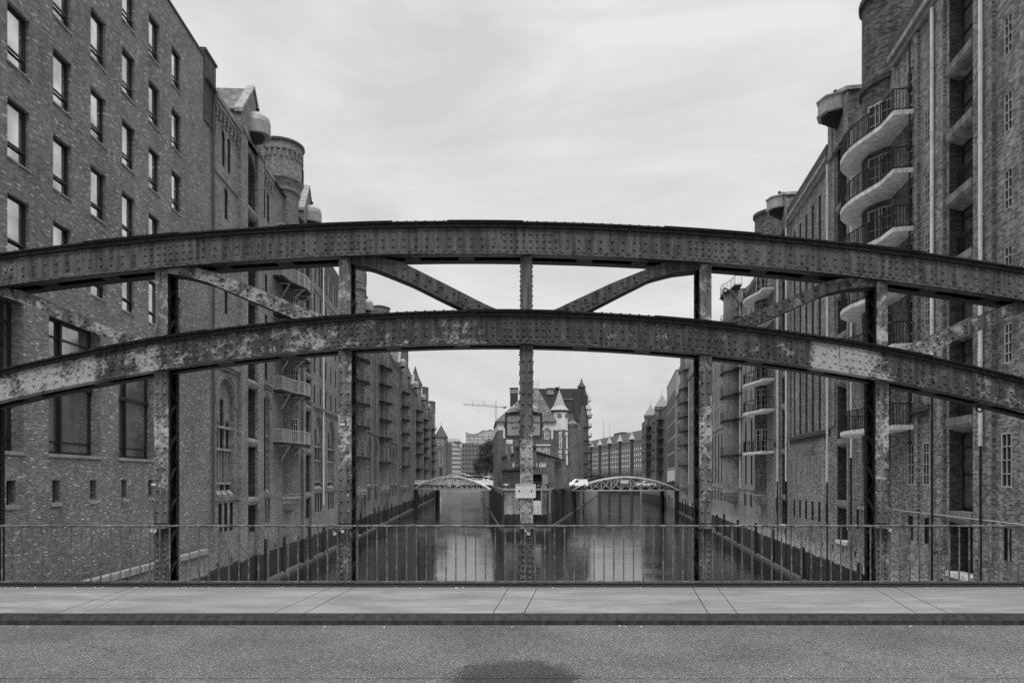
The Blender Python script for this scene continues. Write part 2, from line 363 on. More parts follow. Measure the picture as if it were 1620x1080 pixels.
ORG = {}
def tag(o, label=None, cat=None, group=None, kind=None):
    if label: o['label'] = label
    if cat: o['category'] = cat
    if group: o['group'] = group
    if kind: o['kind'] = kind
    return o
def thing(name, pos, label, cat, group=None):
    o = bpy.data.objects.new(name, None); C.objects.link(o); o.location = pos; o.empty_display_size = .5
    ORG[o.name] = Vector(pos); return tag(o, label, cat, group)
def part(name, mb, mats, parent, smooth=False):
    if name in SPLIT and len(mb.f) > 6 and len(mb.f) < 9000:
        ps = pieces(mb)
        if 1 < len(ps) <= 100:
            for q in ps: o = part1(name, q, mats, parent, smooth)
            return o
    return part1(name, mb, mats, parent, smooth)
def part1(name, mb, mats, parent, smooth=False):
    org = ORG[parent.name]
    o = bpy.data.objects.new(name, mb.mesh(name, mats, org, smooth)); C.objects.link(o); o.parent = parent; ORG[o.name] = org
    return o
SPLIT = {'pilaster', 'loading_sill', 'window_sill', 'soldier_course', 'drain_hole', 'plaster_panel', 'louvre_panel', 'threshold', 'roof_scupper', 'pinnacle', 'chimney', 'buttress', 'clamp_plate', 'turret_panel',
         'eave_cornice', 'parapet', 'arched_glazing', 'arch_moulding', 'abutment_post', 'rail_bracket', 'rail_joint', 'navigation_board', 'pier', 'cornice', 'ledge_course', 'strut', 'spire', 'gable_wall', 'guard_rail', 'hoist_hood', 'downpipe', 'strip_panel', 'bolt', 'handrail', 'stay_mast', 'ledge', 'coping', 'glazing_bar'}
def pieces(mb, gap=.12):
    n = len(mb.v); par = list(range(n))
    def fd(a):
        while par[a] != a: par[a] = par[par[a]]; a = par[a]
        return a
    for fc in mb.f:
        a = fd(fc[0])
        for k in fc[1:]: par[fd(k)] = a
    comp = {}
    for i, fc in enumerate(mb.f): comp.setdefault(fd(fc[0]), []).append(i)
    ks = list(comp.values()); V = np.array([tuple(v) for v in mb.v])
    lo = np.array([V[[j for i in k for j in mb.f[i]]].min(0) for k in ks])-gap/2; hi = np.array([V[[j for i in k for j in mb.f[i]]].max(0) for k in ks])+gap/2
    m_ = len(ks); par = list(range(m_))
    for a in range(m_):
        hit = np.nonzero(((lo[a] <= hi[a+1:]) & (hi[a] >= lo[a+1:])).all(1))[0]
        for q in hit: par[fd(int(q)+a+1)] = fd(a)
    g_ = {}
    for a in range(m_): g_.setdefault(fd(a), []).extend(ks[a])
    out_ = []
    for fs in g_.values():
        n_ = MB()
        for i in fs:
            k = len(n_.v); n_.v += [mb.v[j] for j in mb.f[i]]; n_.f.append(tuple(range(k, k+len(mb.f[i])))); n_.mi.append(mb.mi[i])
            if i in mb.uv: n_.uv[len(n_.f)-1] = mb.uv[i]
        out_.append(n_)
    return out_
def solo(name, mb, mats, label, cat, group=None, smooth=False, pos=None):
    if pos is None:
        a = np.array([tuple(v) for v in mb.v]); pos = ((a[:, 0].min()+a[:, 0].max())/2, (a[:, 1].min()+a[:, 1].max())/2, a[:, 2].min())
    o = bpy.data.objects.new(name, mb.mesh(name, mats, pos, smooth)); C.objects.link(o); o.location = pos; ORG[o.name] = Vector(pos)
    return tag(o, label, cat, group)
def struct(name, mb, mats, smooth=False):
    o = bpy.data.objects.new(name, mb.mesh(name, mats, (0, 0, 0), smooth)); C.objects.link(o); o['kind'] = 'structure'; return o
def put(name, me, pos, parent):            # a shared mesh placed at a world position under its parent
    o = bpy.data.objects.new(name, me); C.objects.link(o); o.parent = parent; o.location = Vector(pos)-ORG[parent.name]; ORG[o.name] = Vector(pos)
    return o
def dup(root, pos, label=None):            # copy of a thing with its parts and sub-parts
    r = root.copy(); C.objects.link(r); r.location = pos
    if label: r['label'] = label
    for ch in root.children:
        c_ = ch.copy(); C.objects.link(c_); c_.parent = r
        for g_ in ch.children:
            d_ = g_.copy(); C.objects.link(d_); d_.parent = c_
    return r

# ------------------------------------------------------------------ facades with real openings
def arc_pts(ua, ub, hs, rise, n=8):        # left spring to right spring over the top
    c_ = (ua+ub)/2; r_ = (ub-ua)/2
    return [(c_-math.cos(PI*k/n)*r_, hs+math.sin(PI*k/n)*rise) for k in range(n+1)]
def wall(mb, fr, u0, u1, h0, h1, holes, v=0.0, jm=None):
    """holes: dict(u,w,h,t, arch, d)"""
    us = sorted({u0, u1}|{q for o in holes for q in (o['u'], o['u']+o['w']) if u0 < q < u1})
    for a, b in zip(us[:-1], us[1:]):
        hs = sorted([(o['h'], o['t']) for o in holes if o['u'] < b-1e-6 and o['u']+o['w'] > a+1e-6])
        z = h0
        for (p, q) in hs:
            if p > z+1e-6: mb.face([fr.p(a, v, z), fr.p(b, v, z), fr.p(b, v, p), fr.p(a, v, p)])
            z = max(z, q)
        if z < h1-1e-6: mb.face([fr.p(a, v, z), fr.p(b, v, z), fr.p(b, v, h1), fr.p(a, v, h1)])
    for o in holes:
        ua, ub, ha, hb, d = o['u'], o['u']+o['w'], o['h'], o['t'], o.get('d', .2)
        om = mb.m; jm = o.get('jm')
        if jm is not None: mb.m = jm
        if o.get('arch'):
            rise = o.get('rise', (ub-ua)/2); hs_ = hb-rise; A = arc_pts(ua, ub, hs_, rise, 8 if o['w'] > 1 else 6)
            mb.m = om
            half = len(A)//2
            mb.face([fr.p(ua, v, hb)]+[fr.p(x, v, z) for x, z in reversed(A[:half+1])])
            mb.face([fr.p(ub, v, hb)]+[fr.p(x, v, z) for x, z in reversed(A[half:])][::1])
            if jm is not None: mb.m = jm
            path = [(ua, ha)]+A+[(ub, ha)]
        else: path = [(ua, ha), (ua, hb), (ub, hb), (ub, ha)]
        path = path+[path[0]]
        for (x0, z0), (x1, z1) in zip(path[:-1], path[1:]):
            if abs(x0-x1)+abs(z0-z1) > 1e-6:
                mb.face([fr.p(x0, v, z0), fr.p(x1, v, z1), fr.p(x1, v-d, z1), fr.p(x0, v-d, z0)])
        mb.m = om
WC = {}
def win_mesh(fr, o, style):
    """frame mesh + pane mesh, origin at bottom left of the opening in the glass plane"""
    w_, H = round(o['w'], 2), round(o['t']-o['h'], 2); arch = bool(o.get('arch')); rise = round(o.get('rise', w_/2), 2) if arch else 0
    key = (fr.id, w_, H, arch, rise, style)
    if key in WC: return WC[key]
    f = F((0, 0), fr.ud, fr.vd); f.o = Vector((0, 0, -E))
    fm, pm = MB(), MB()
    fmat, pmat, t = {'modern': ('frame_dark', 'glass_mirror', .07), 'big': ('frame_dark', 'glass_big', .11), 'slit': ('frame_dark', 'glass_far', .04), 'dark': ('frame_dark', 'black_in', .04),
                     'sash': ('frame_mid', 'glass_far', .05), 'light': ('frame_light', 'glass', .09), 'door': ('frame_mid', 'glass_far', .07), 'panel': ('frame_mid', 'panel_dark', .1),
                     'triple': ('brick_left', 'glass_far', .12), 'hatch': ('frame_dark', 'door', .06)}[style]
    if arch:
        A = arc_pts(0, w_, H-rise, rise, 8 if w_ > 1 else 6)
        outl = [(0, 0)]+A+[(w_, 0)]
        cx, cz = w_/2, H/2
        inn = [(cx+(x-cx)*(1-2*t/w_), cz+(z-cz)*(1-2*t/H)) for x, z in outl]
    else:
        outl = [(0, 0), (0, H), (w_, H), (w_, 0)]; inn = [(t, t), (t, H-t), (w_-t, H-t), (w_-t, t)]
    n = len(outl)
    for k in range(n):
        j = (k+1) % n
        fm.face([f.p(outl[k][0], .05, outl[k][1]), f.p(outl[j][0], .05, outl[j][1]), f.p(inn[j][0], .05, inn[j][1]), f.p(inn[k][0], .05, inn[k][1])])
        fm.face([f.p(inn[k][0], .05, inn[k][1]), f.p(inn[j][0], .05, inn[j][1]), f.p(inn[j][0], 0, inn[j][1]), f.p(inn[k][0], 0, inn[k][1])])
    pm.face([f.p(x, 0, z) for x, z in outl])
    bw = t*.6
    def vb(x): fm.box(f, x-bw/2, x+bw/2, .004, .045, t, H-t-(rise*.4 if arch else 0))
    def hb(z, b=None): b = b or bw; fm.box(f, t, w_-t, .006, .047, z-b/2, z+b/2)
    if style == 'modern':
        fm.box(f, t, w_-t, .052, .1, H*.25, H*.25+.07)
    elif style == 'big':
        vb(w_*.38); hb(H*.52, .12); fm.box(f, w_*.38-.06, w_*.38+.06, .046, .12, t, H-t); fm.box(f, 0, w_, -.0, .12, H*.52-.07, H*.52+.07); hb(H*.09); hb(H*.86)
    elif style in ('sash', 'light', 'door'):
        vb(w_/2); hb(H*.5)
        if style != 'light': hb(H*.25); hb(H*.75)
        elif H > 1.5: hb(H*.68)
    elif style == 'hatch': vb(w_/2); hb(H*.45); hb(H*.8)
    r_ = (fm.mesh('window', fmat, (0, 0, 0)), pm.mesh('pane', pmat, (0, 0, 0)))
    WC[key] = r_; return r_
def windows(fr, parent, holes, v=0.0, limit=95):
    n = 0; rest = MB(); rest_s = None
    for o in holes:
        st = o.get('s')
        if not st: continue
        fm, pm = win_mesh(fr, o, st)
        if n >= limit: continue
        pos = fr.p(o['u'], v-o.get('d', .2), o['h'])
        wo = put(o.get('name', 'window'), fm, pos, parent); put('pane', pm, pos, wo); n += 1
    return n
def H_(u, w_, h, t, s='slit', arch=False, d=.2, **k): return dict(u=u, w=w_, h=h, t=t, s=s, arch=arch, d=d, **k)

def coping(mb, fr, u0, u1, v1, h0, h1, v0=-.4): mb.box(fr, u0, u1, v0, v1, h0, h1)
def corbel_table(mb, fr, u0, u1, h, sp=.55, v=0):
    n = max(1, int((u1-u0)/sp)); d = (u1-u0)/n
    mb.box(fr, u0, u1, v-.05, v+.22, h, h+.28); mb.box(fr, u0, u1, v-.05, v+.3, h+.283, h+.55)
    for k in range(n):
        a = u0+k*d; mb.box(fr, a+d*.34, a+d*.66, v-.05, v+.16, h-.62, h); mb.box(fr, a+d*.1, a+d*.9, v-.05, v+.165, h-.2, h-.001)

def hood(fr, u, h, parent, mat='hood', sides=14, rad=.85, ext=.5, stepped=False, prof=None):
    t = MB(); prof = prof or [(rad*.96, 0), (rad, .08), (rad, .85), (rad*.93, 1.15), (rad*.72, 1.4), (rad*.4, 1.54), (.04, 1.6)]
    rings = []
    for r_, z in prof:
        ring = [fr.p(u-r_, 0, h+z)]+[fr.p(u-math.cos(PI*k/sides)*r_, ext+math.sin(PI*k/sides)*r_, h+z) for k in range(sides+1)]+[fr.p(u+r_, 0, h+z)]
        rings.append(ring)
    t.loft(rings, closed=False)
    r_ = rad*1.05; low = [(u-r_, 0)]+[(u-math.cos(PI*k/sides)*r_, ext+math.sin(PI*k/sides)*r_) for k in range(sides+1)]+[(u+r_, 0)]
    t.prism([fr.p(a, b, h+.0) for a, b in low], [fr.p(a, b, h+.07) for a, b in low])
    o = part('hoist_hood', t, mat, parent, smooth=False)
    b = MB()
    if stepped:
        for k in range(4):
            r2 = rad*(1-.17*(k+1)); q = [(u-r2, 0)]+[(u-math.cos(PI*j/sides)*r2, ext*(1-.2*k)+math.sin(PI*j/sides)*r2) for j in range(sides+1)]+[(u+r2, 0)]
            b.prism([fr.p(x, y, h-.17*(k+1)) for x, y in q], [fr.p(x, y, h-.17*k-.002) for x, y in q])
    else:
        b.lathe(fr, u, ext*.7, [(.02, h-.45), (rad*.6, h-.3), (rad*.8, h-.01)], 12)
    part('hood_soffit', b, 'dark', o)
    f = MB(); f.lathe(fr, u, ext, [(.02, h+prof[-1][1]-.05), (.04, h+prof[-1][1]+.12), (.13, h+prof[-1][1]+.2), (.13, h+prof[-1][1]+.3), (.0, h+prof[-1][1]+.4)], 8)
    part('finial', f, 'dark', o)

def gable(fr, u0, u1, hb, he, apex, parent, mat, v=.22, back=6.0, coping_mat='stone_mid', ebase=None):
    um = (u0+u1)/2
    g_ = MB(); a = [(u0, he-1.2), (u1, he-1.2), (u1, he), (um, apex), (u0, he)]
    g_.prism([fr.p(x, v-.35, z) for x, z in a], [fr.p(x, v, z) for x, z in a])
    g_.box(fr, u0, u0+.3, -back*.9, v-.352, he-1.6, he); g_.box(fr, u1-.3, u1, -back*.9, v-.352, he-1.6, he)
    part('gable_wall', g_, mat, parent)
    r_ = MB()
    for s_, ue in ((-1, u0), (1, u1)):
        r_.prism([fr.p(ue-s_*.0+s_*.15, v-.4, he-.05), fr.p(um, v-.4, apex-.02), fr.p(um, -back, apex-.02), fr.p(ue+s_*.15, -back, he-.05)],
                 [fr.p(ue+s_*.15, v-.4, he+.1), fr.p(um, v-.4, apex+.13), fr.p(um, -back, apex+.13), fr.p(ue+s_*.15, -back, he+.1)])
    part('roof', r_, 'tile', parent)
    k_ = MB()
    for s_, ue in ((-1, u0), (1, u1)):
        k_.prism([fr.p(ue+s_*.12, v-.42, he-.1), fr.p(um, v-.42, apex+.1), fr.p(um, v-.42, apex+.34), fr.p(ue+s_*.12, v-.42, he+.16)],
                 [fr.p(ue+s_*.12, v+.1, he-.1), fr.p(um, v+.1, apex+.1), fr.p(um, v+.1, apex+.34), fr.p(ue+s_*.12, v+.1, he+.16)])
    part('gable_coping', k_, coping_mat, parent)

def balcony_meshes(fr, uc, plan, mat_slab, slab_t, rail_mat, bar_sp, struts, rail_h=1.0):
    """plan: list of (du, v). returns meshes built round (uc,0,0)"""
    f = F((0, 0), fr.ud, fr.vd); f.o = Vector((0, 0, -E))
    s_, r_ = MB(), MB(); ks = []
    ring = [(a, b) for a, b in plan]
    s_.prism([f.p(a, b, -slab_t) for a, b in ring], [f.p(a, b, 0) for a, b in ring])
    acc = 0
    for (a0, b0), (a1, b1) in zip(plan[:-1], plan[1:]):
        L_ = math.hypot(a1-a0, b1-b0); n = max(1, int(round(L_/bar_sp)))
        i0, i1 = .97, .97
        r_.bar(f.p(a0*.985, b0*.97, rail_h), f.p(a1*.985, b1*.97, rail_h), .045)
        r_.bar(f.p(a0*.985, b0*.97, .1), f.p(a1*.985, b1*.97, .1), .03)
        for k in range(n):
            t = k/n; a = (a0+(a1-a0)*t)*.985; b = (b0+(b1-b0)*t)*.97
            r_.bar(f.p(a, b, 0), f.p(a, b, rail_h), .05 if k == 0 else .022)
    if struts:
        for (a, b) in struts: k_ = MB(); ks.append(k_); k_.bar(f.p(a, b*.92, -slab_t), f.p(a*.9, b*.1, -slab_t-1.15), .08); k_.bar(f.p(a, b*.95, -slab_t-.05), f.p(a, 0, -slab_t-.05), .07, .1)
    return (s_.mesh('balcony', mat_slab, (0, 0, 0)), r_.mesh('railing', rail_mat, (0, 0, 0)), [k.mesh('strut', rail_mat, (0, 0, 0)) for k in ks])
STEEL_PLAN = [(-4.0, 0), (-4.0, .75), (-2.3, .95), (-1.5, 1.25), (-.7, 1.55), (.2, 1.7), (1.1, 1.6), (1.9, 1.25), (2.6, .75), (2.9, 0)]
CONC_PLAN = [(-4.4, 0), (-4.35, .98), (-3.1, 1.08), (-2.3, 1.36), (-1.6, 1.62), (-.9, 1.79), (-.2, 1.85), (.5, 1.78), (1.2, 1.55), (1.8, 1.15), (2.3, .6), (2.5, 0)]
def balconies(fr, uc, levels, kind, parent, sp=.16):
    if kind == 'steel': a = balcony_meshes(fr, uc, STEEL_PLAN, 'dark', .14, 'rail_far' if fr is FR or uc > 60 else 'rail_light', sp, [(-2.4, .9), (-.6, 1.6), (1.2, 1.8)])
    else: a = balcony_meshes(fr, uc, CONC_PLAN, 'stone', .2, 'dark', sp, None)
    for h in levels:
        pos = fr.p(uc, 0, h); b = put('balcony', a[0], pos, parent); put('railing', a[1], pos, b)
        for q in a[2]: put('strut', q, pos, b)

# ------------------------------------------------------------------ ground, road, water
b = MB(); b.face([(-1500, -300, E-7.6), (1500, -300, E-7.6), (1500, 4000, E-7.6), (-1500, 4000, E-7.6)]); struct('water', b, 'water')
b = MB(); b.face([(-1600, -400, E-12), (1600, -400, E-12), (1600, 4200, E-12), (-1600, 4200, E-12)]); struct('ground', b, 'land')
def land(name, poly, top, mat='land'):
    b = MB(); b.prism([(x, y, E-11.5) for x, y in poly], [(x, y, top) for x, y in poly]); return struct(name, b, mat)
def lp(fr, u, v=0): q = fr.p(u, v, 0); return (q.x, q.y)
land('left_bank', [lp(FL, -60, -.6), lp(FL, 300, -.6), (-120, 330), (-400, 330), (-400, -60)], -.05)
land('right_bank', [lp(FR, -60, -.6), lp(FR, 198, -.6), lp(FR, 250, -.6), (62, 330), (66, 345), (400, 420), (400, -60)], -.05)
land('far_bank', [(-120, 390), (30, 372), (58, 560), (400, 640), (400, 1600), (-400, 1600), (-400, 390)], -.3)

YT = 11.05                                 # front plane of the near truss
def TX(px): return (px-810)/1080*YT
def TZ(py): return E+(757-py)/1080*YT
b = MB(); b.box(W, -60, 60, -14, 6.2, -2.4, -1.815); struct('road', b, 'asphalt')
b = MB(); b.box(W, -60, 60, 6.215, 8.5, -2.4, -1.815); struct('bridge_road', b, 'asphalt')
b = MB(); b.box(W, -60, 60, 6.195, 6.22, -2.4, -1.825); b.box(W, -60, 60, 8.52, 11.8, -2.4, -1.762); struct('bridge_deck', b, 'st_dark')
# pavement slabs, separated by their seams
b = MB()
seam = [(-24, -24), (lambda t, l: (t, l))(0, 0)][:0]
def seamx(pt, pb): return ((pt-810)/1080*10.55, (pb-810)/1080*8.66)
S = [(-40, -40), (-11.5, -12.1), (-11.0, -11.5), seamx(200, 88), seamx(215, 132), seamx(520, 432), seamx(556, 482), seamx(805, 780), seamx(851, 829), seamx(1100, 1120), seamx(1140, 1166), seamx(1390, 1449), seamx(1425, 1500), (9.0, 9.9), (9.5, 10.4), (40, 40)]
g_ = .006
for (t0, l0), (t1, l1) in zip(S[:-1], S[1:]):
    lo = [(l0+g_, 8.66), (l1-g_, 8.66), (t1-g_, 10.72), (t0+g_, 10.72)]
    jit = random.uniform(-.0015, .0015)
    b.prism([(x, y, -.06) for x, y in lo], [(x, y, jit) for x, y in lo])
struct('pavement', b, 'pavement')
b = MB()                                    # rounded steel kerb
prof = [(8.66, -.05), (8.65, -.005), (8.60, .004), (8.53, -.02), (8.49, -.06), (8.475, -.113), (8.66, -.113)]
b.prism([(-60, y, z) for y, z in prof], [(60, y, z) for y, z in prof]); kerb = struct('kerb', b, 'st_kerb')
b = MB(); b.box(W, -60, 60, 10.725, 11.02, -1.76, -1.69); b.box(W, -60, 60, 10.86, 10.9, -1.69, -1.665); struct('edge_strip', b, 'st_dark')

# ------------------------------------------------------------------ near riveted arch truss
bridge = thing('arch_bridge', (0, YT+.2, 0), 'riveted steel arch truss with peeling paint filling the foreground behind the pavement', 'bridge')
YB = YT+.40
def quad(A, B_, C_): return lambda x: (lambda s: A*s*s+B_*s+C_)((x/YT*1080)/810)
cu_t, cu_b, cl_t, cl_b = [(lambda x, q=quad(*k): E+(757-q(x))/1080*YT) for k in ((61.9, 11.5, 354.5), (62.6, 11.2, 402), (100.8, 6.8, 494), (99, 7.3, 542.5))]
XA, XB = -14.2, 13.6
xs = [XA+(XB-XA)*k/150 for k in range(151)]
posts_px = [(-32, 0), (254, 1), (545, 2), (833, 3), (1117, 4), (1397, 5), (1680, 6)]
px_post = [TX(p) for p, _ in posts_px]
def chord(name, ft, fb, mat, batt, seed):
    rnd = random.Random(seed)
    b = MB()
    def strip(y0, y1, z0f, z1f, mi, seg=None):
        b.m = mi; rings = []
        for x in (seg or xs): rings.append([(x, y0, z0f(x)), (x, y1, z0f(x)), (x, y1, z1f(x)), (x, y0, z1f(x))])
        b.loft(rings, True)
    strip(YT, YT+.014, fb, ft, 0)                                   # front web
    strip(YB-.014, YB, fb, ft, 1)                                   # back web
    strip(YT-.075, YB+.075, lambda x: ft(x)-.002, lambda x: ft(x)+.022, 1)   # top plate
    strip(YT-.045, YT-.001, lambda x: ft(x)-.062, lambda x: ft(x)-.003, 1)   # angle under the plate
    # cover plates stop short of each other, so the top edge steps
    for k in range(9):
        a = XA+1.2+k*3.05+rnd.uniform(-.3, .3); l_ = rnd.uniform(1.2, 2.0)
        strip(YT-.085, YB+.085, lambda x: ft(x)+.0225, lambda x: ft(x)+.034, 1, [a+l_*j/14 for j in range(15)])
    strip(YT-.075, YT+.11, lambda x: fb(x)-.018, lambda x: fb(x)+.004, 0)    # bottom lips
    strip(YB-.11, YB+.075, lambda x: fb(x)-.018, lambda x: fb(x)+.004, 1)
    strip(YT-.012, YT-.001, lambda x: fb(x)+.006, lambda x: fb(x)+.085, 0)   # angle leg on the web
    b.m = 0
    # splice plates
    for xp in batt[1]:
        strip(YT-.014, YT-.001, lambda x: fb(x)+.09, lambda x: ft(x)-.07, 0, [xp-.22+.44*j/5 for j in range(6)])
    b.m = 1
    for x in batt[0]:
        z = fb(x)-.006; s_ = (fb(x+.1)-fb(x-.1))/.2
        b.hexa([(x-.13, YT+.11, z-.012-s_*.13), (x+.13, YT+.11, z-.012+s_*.13), (x+.13, YB-.11, z-.012+s_*.13), (x-.13, YB-.11, z-.012-s_*.13),
                (x-.13, YT+.11, z-s_*.13), (x+.13, YT+.11, z+s_*.13), (x+.13, YB-.11, z+s_*.13), (x-.13, YB-.11, z-s_*.13)])
    # rivets
    b.m = 0; x = -9.3; yf = YT-.001
    while x < 9.5:
        near = min(abs(x-p) for p in px_post); spl = min([abs(x-p) for p in batt[1]] or [9])
        dense = near < .42 or spl < .24
        H0 = ft(x)-fb(x); y = yf-(.012 if spl < .22 else 0)
        rows = (.24, .46, .68, .84) if dense else (.27, .52, .78)
        for q in rows: b.rivet((x+rnd.uniform(-.004, .004), y, fb(x)+H0*q), (0, -1, 0), .0155)
        b.rivet((x+(.05 if dense else .09), YT-.012, fb(x)+.045), (0, -1, 0), .0155)
        x += .105 if dense else .18
    # rivet heads under the top plate edge
    x = -9.2; b.m = 1
    while x < 9.4:
        b.rivet((x, YT-.05, ft(x)+.044 if False else ft(x)+.0222), (0, 0, 1), .014); x += .15
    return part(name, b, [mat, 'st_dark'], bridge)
bu = [TX(p) for p in (-130, -30, 65, 165, 345, 445, 650, 737, 927, 1015, 1207, 1292, 1480, 1580, 1680)]
chord('upper_chord', cu_t, cu_b, 'st_up', (bu, [TX(290), TX(1365)]), 1)
chord('lower_chord', cl_t, cl_b, 'st_lo', ([TX(p) for p in (40, 150, 350, 450, 620, 730, 920, 1020, 1200, 1300, 1480, 1570)], [TX(290), TX(1350)]), 2)
# posts
def post(xc, hw_u, hw_l, i):
    b = MB()
    ztop = cu_b(xc)-.02; zl = cl_t(xc)+.045; zb = cl_b(xc)-.022; z0 = 0.0
    for (za, zc, hw, riv) in ((zl, ztop, hw_u, False), (z0, zb, hw_l, True)):
        b.m = 0
        b.box(W, xc-hw, xc+hw, YT+.02, YT+.036, za-E, zc-E)
        b.m = 1
        b.box(W, xc-hw, xc+hw, YB-.03, YB-.014, za-E, zc-E)
        b.box(W, xc-.012, xc+.012, YT+.037, YB-.031, za-E, zc-E)
        for s_ in (-1, 1):                 # corner angles
            b.box(W, xc+s_*(hw-.002)-(.012 if s_ > 0 else 0), xc+s_*(hw-.002)+(.012 if s_ < 0 else 0), YT+.037, YT+.105, za-E, zc-E)
            b.box(W, xc+s_*(hw-.002)-(.012 if s_ > 0 else 0), xc+s_*(hw-.002)+(.012 if s_ < 0 else 0), YB-.1, YB-.031, za-E, zc-E)
            z = za+.1; k = 0
            while z < zc-.3:               # lacing
                y0, y1 = (YT+.07, YB-.07) if k % 2 == 0 else (YB-.07, YT+.07)
                b.bar((xc+s_*(hw-.022), y0, z), (xc+s_*(hw-.022), y1, z+.26), .012, .05, Vector((1, 0, 0))); z += .26; k += 1
            z = za+.08
            while z < zc-.05:
                b.rivet((xc+s_*hw, YT+.072, z), (s_, 0, 0), .013); b.rivet((xc+s_*hw, YB-.066, z), (s_, 0, 0), .013); z += .16
        b.m = 0
        if riv:
            z = za+.09
            while z < zc-.06:
                for s_ in (-1, 1): b.rivet((xc+s_*hw*.52, YT+.019, z), (0, -1, 0), .0165)
                z += .175 if z > .9 else .09
            b.box(W, xc-hw-.006, xc+hw+.006, YT+.004, YT+.019, za-E, za-E+.06)
            for zz in (.86, .98): b.box(W, xc-hw-.003, xc+hw+.003, YT+.006, YT+.0188, zz-E, zz-E+.015)
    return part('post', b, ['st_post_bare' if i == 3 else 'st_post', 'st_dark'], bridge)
for (p, i), hu, hl in zip(posts_px, (.1, .1, .095, .095, .095, .09, .1), (.12, .115, .105, .105, .1, .105, .11)): post(TX(p), hu, hl, i)
# diagonals: outline points along upper and lower edge, in the truss plane
def diag(up, lo, mats=('st_di', 'st_dark')):
    b = MB(); n = 24
    def samp(P):
        P = [(TX(x), TZ(y)) for x, y in P]; d = [0]
        for (a, c_), (e, f) in zip(P[:-1], P[1:]): d.append(d[-1]+math.hypot(e-a, f-c_))
        o = []
        for k in range(n+1):
            t = d[-1]*k/n; j = max(i for i in range(len(d)) if d[i] <= t+1e-9); j = min(j, len(P)-2)
            s_ = (t-d[j])/(d[j+1]-d[j]); o.append((P[j][0]+(P[j+1][0]-P[j][0])*s_, P[j][1]+(P[j+1][1]-P[j][1])*s_))
        return o
    U, L_ = samp(up), samp(lo)
    def strip(y0, y1, fa, fb_, mi):
        b.m = mi; rings = []
        for (ux, uz), (lx, lz) in zip(U, L_):
            a = (lx+(ux-lx)*fa, lz+(uz-lz)*fa); c_ = (lx+(ux-lx)*fb_, lz+(uz-lz)*fb_)
            rings.append([(a[0], y0, a[1]), (a[0], y1, a[1]), (c_[0], y1, c_[1]), (c_[0], y0, c_[1])])
        b.loft(rings, True)
    strip(YT+.03, YT+.044, 0, 1, 0); strip(YB-.06, YB-.046, 0, 1, 1)
    strip(YT+.045, YB-.061, 0, .06, 1); strip(YT+.045, YB-.061, .94, 1, 1)
    b.m = 0
    for k in range(2, n-1):
        for fr_ in ((.28,) if k % 2 else (.74,)):
            x = L_[k][0]+(U[k][0]-L_[k][0])*fr_; z = L_[k][1]+(U[k][1]-L_[k][1])*fr_
            b.rivet((x, YT+.029, z), (0, -1, 0), .0165)
        if k in (2, 3, 4, n-4, n-3, n-2):
            fr_ = .74 if k % 2 else .28; x = L_[k][0]+(U[k][0]-L_[k][0])*fr_; z = L_[k][1]+(U[k][1]-L_[k][1])*fr_
            b.rivet((x, YT+.029, z), (0, -1, 0), .0165)
    for k in (5, n-5):                       # joint of gusset and bar
        p, q = Vector((L_[k][0], YT+.028, L_[k][1])), Vector((U[k][0], YT+.028, U[k][1])); b.bar(p, q, .012, .008, Vector((0, 1, 0)))
    part('diagonal', b, list(mats), bridge)
diag([(556, 404), (590, 404), (633, 412.6), (700, 446), (767, 480), (790, 490), (815, 497)], [(556, 416), (585, 421), (611, 431), (650, 447), (700, 472), (736, 489), (746, 499)])
diag([(1106, 409), (1056, 412), (1030, 422), (970, 446), (907, 475), (880, 488), (852, 497)], [(1106, 425), (1070, 429), (1033, 438.5), (980, 465), (926, 493), (920, 497), (915, 500)])
diag([(262, 420), (310, 422), (342, 430.6), (410, 457), (477, 485), (500, 494), (530, 504)], [(262, 431), (290, 435), (328, 445.4), (380, 468), (440, 493), (473, 507), (480, 511)])
diag([(-60, 452), (10, 455), (34.6, 459), (100, 488), (145, 507.6), (195, 526), (240, 538)], [(-60, 466), (10, 470), (38, 480), (104, 509), (145, 525), (187, 543), (195, 550)])
diag([(1400, 434), (1349, 437), (1310, 443.8), (1255, 467), (1201, 491), (1165, 504), (1134, 511)], [(1400, 452), (1366, 453), (1345, 455), (1310, 463), (1250, 490), (1190, 516.7), (1184, 520)])
diag([(1690, 463), (1640, 468), (1592, 482.5), (1545, 502), (1500, 519.4), (1447, 544), (1405, 552)], [(1690, 482), (1640, 488), (1600, 502), (1555, 521), (1507, 540.6), (1470, 560), (1450, 566)])
# hanging plates either side of the middle post
b = MB()
for x0, x1 in ((813.5, 822), (842.5, 848.5)):
    b.box(W, TX(x0), TX(x1), YT+.04, YT+.06, TZ(742)-E, TZ(702)-E)
    for y in (706, 738): b.rivet((TX((x0+x1)/2), YT+.04, TZ(y)), (0, -1, 0), .03)
part('clamp_plate', b, 'st_up', bridge)
# eye ring under the lower chord
b = MB(); cx, cz = TX(1553), TZ(646); b.tube([(cx+.05*math.cos(t*PI/6), YT+.05, cz+.05*math.sin(t*PI/6)) for t in range(13)], .014, 6); part('ring', b, 'st_dark', bridge)

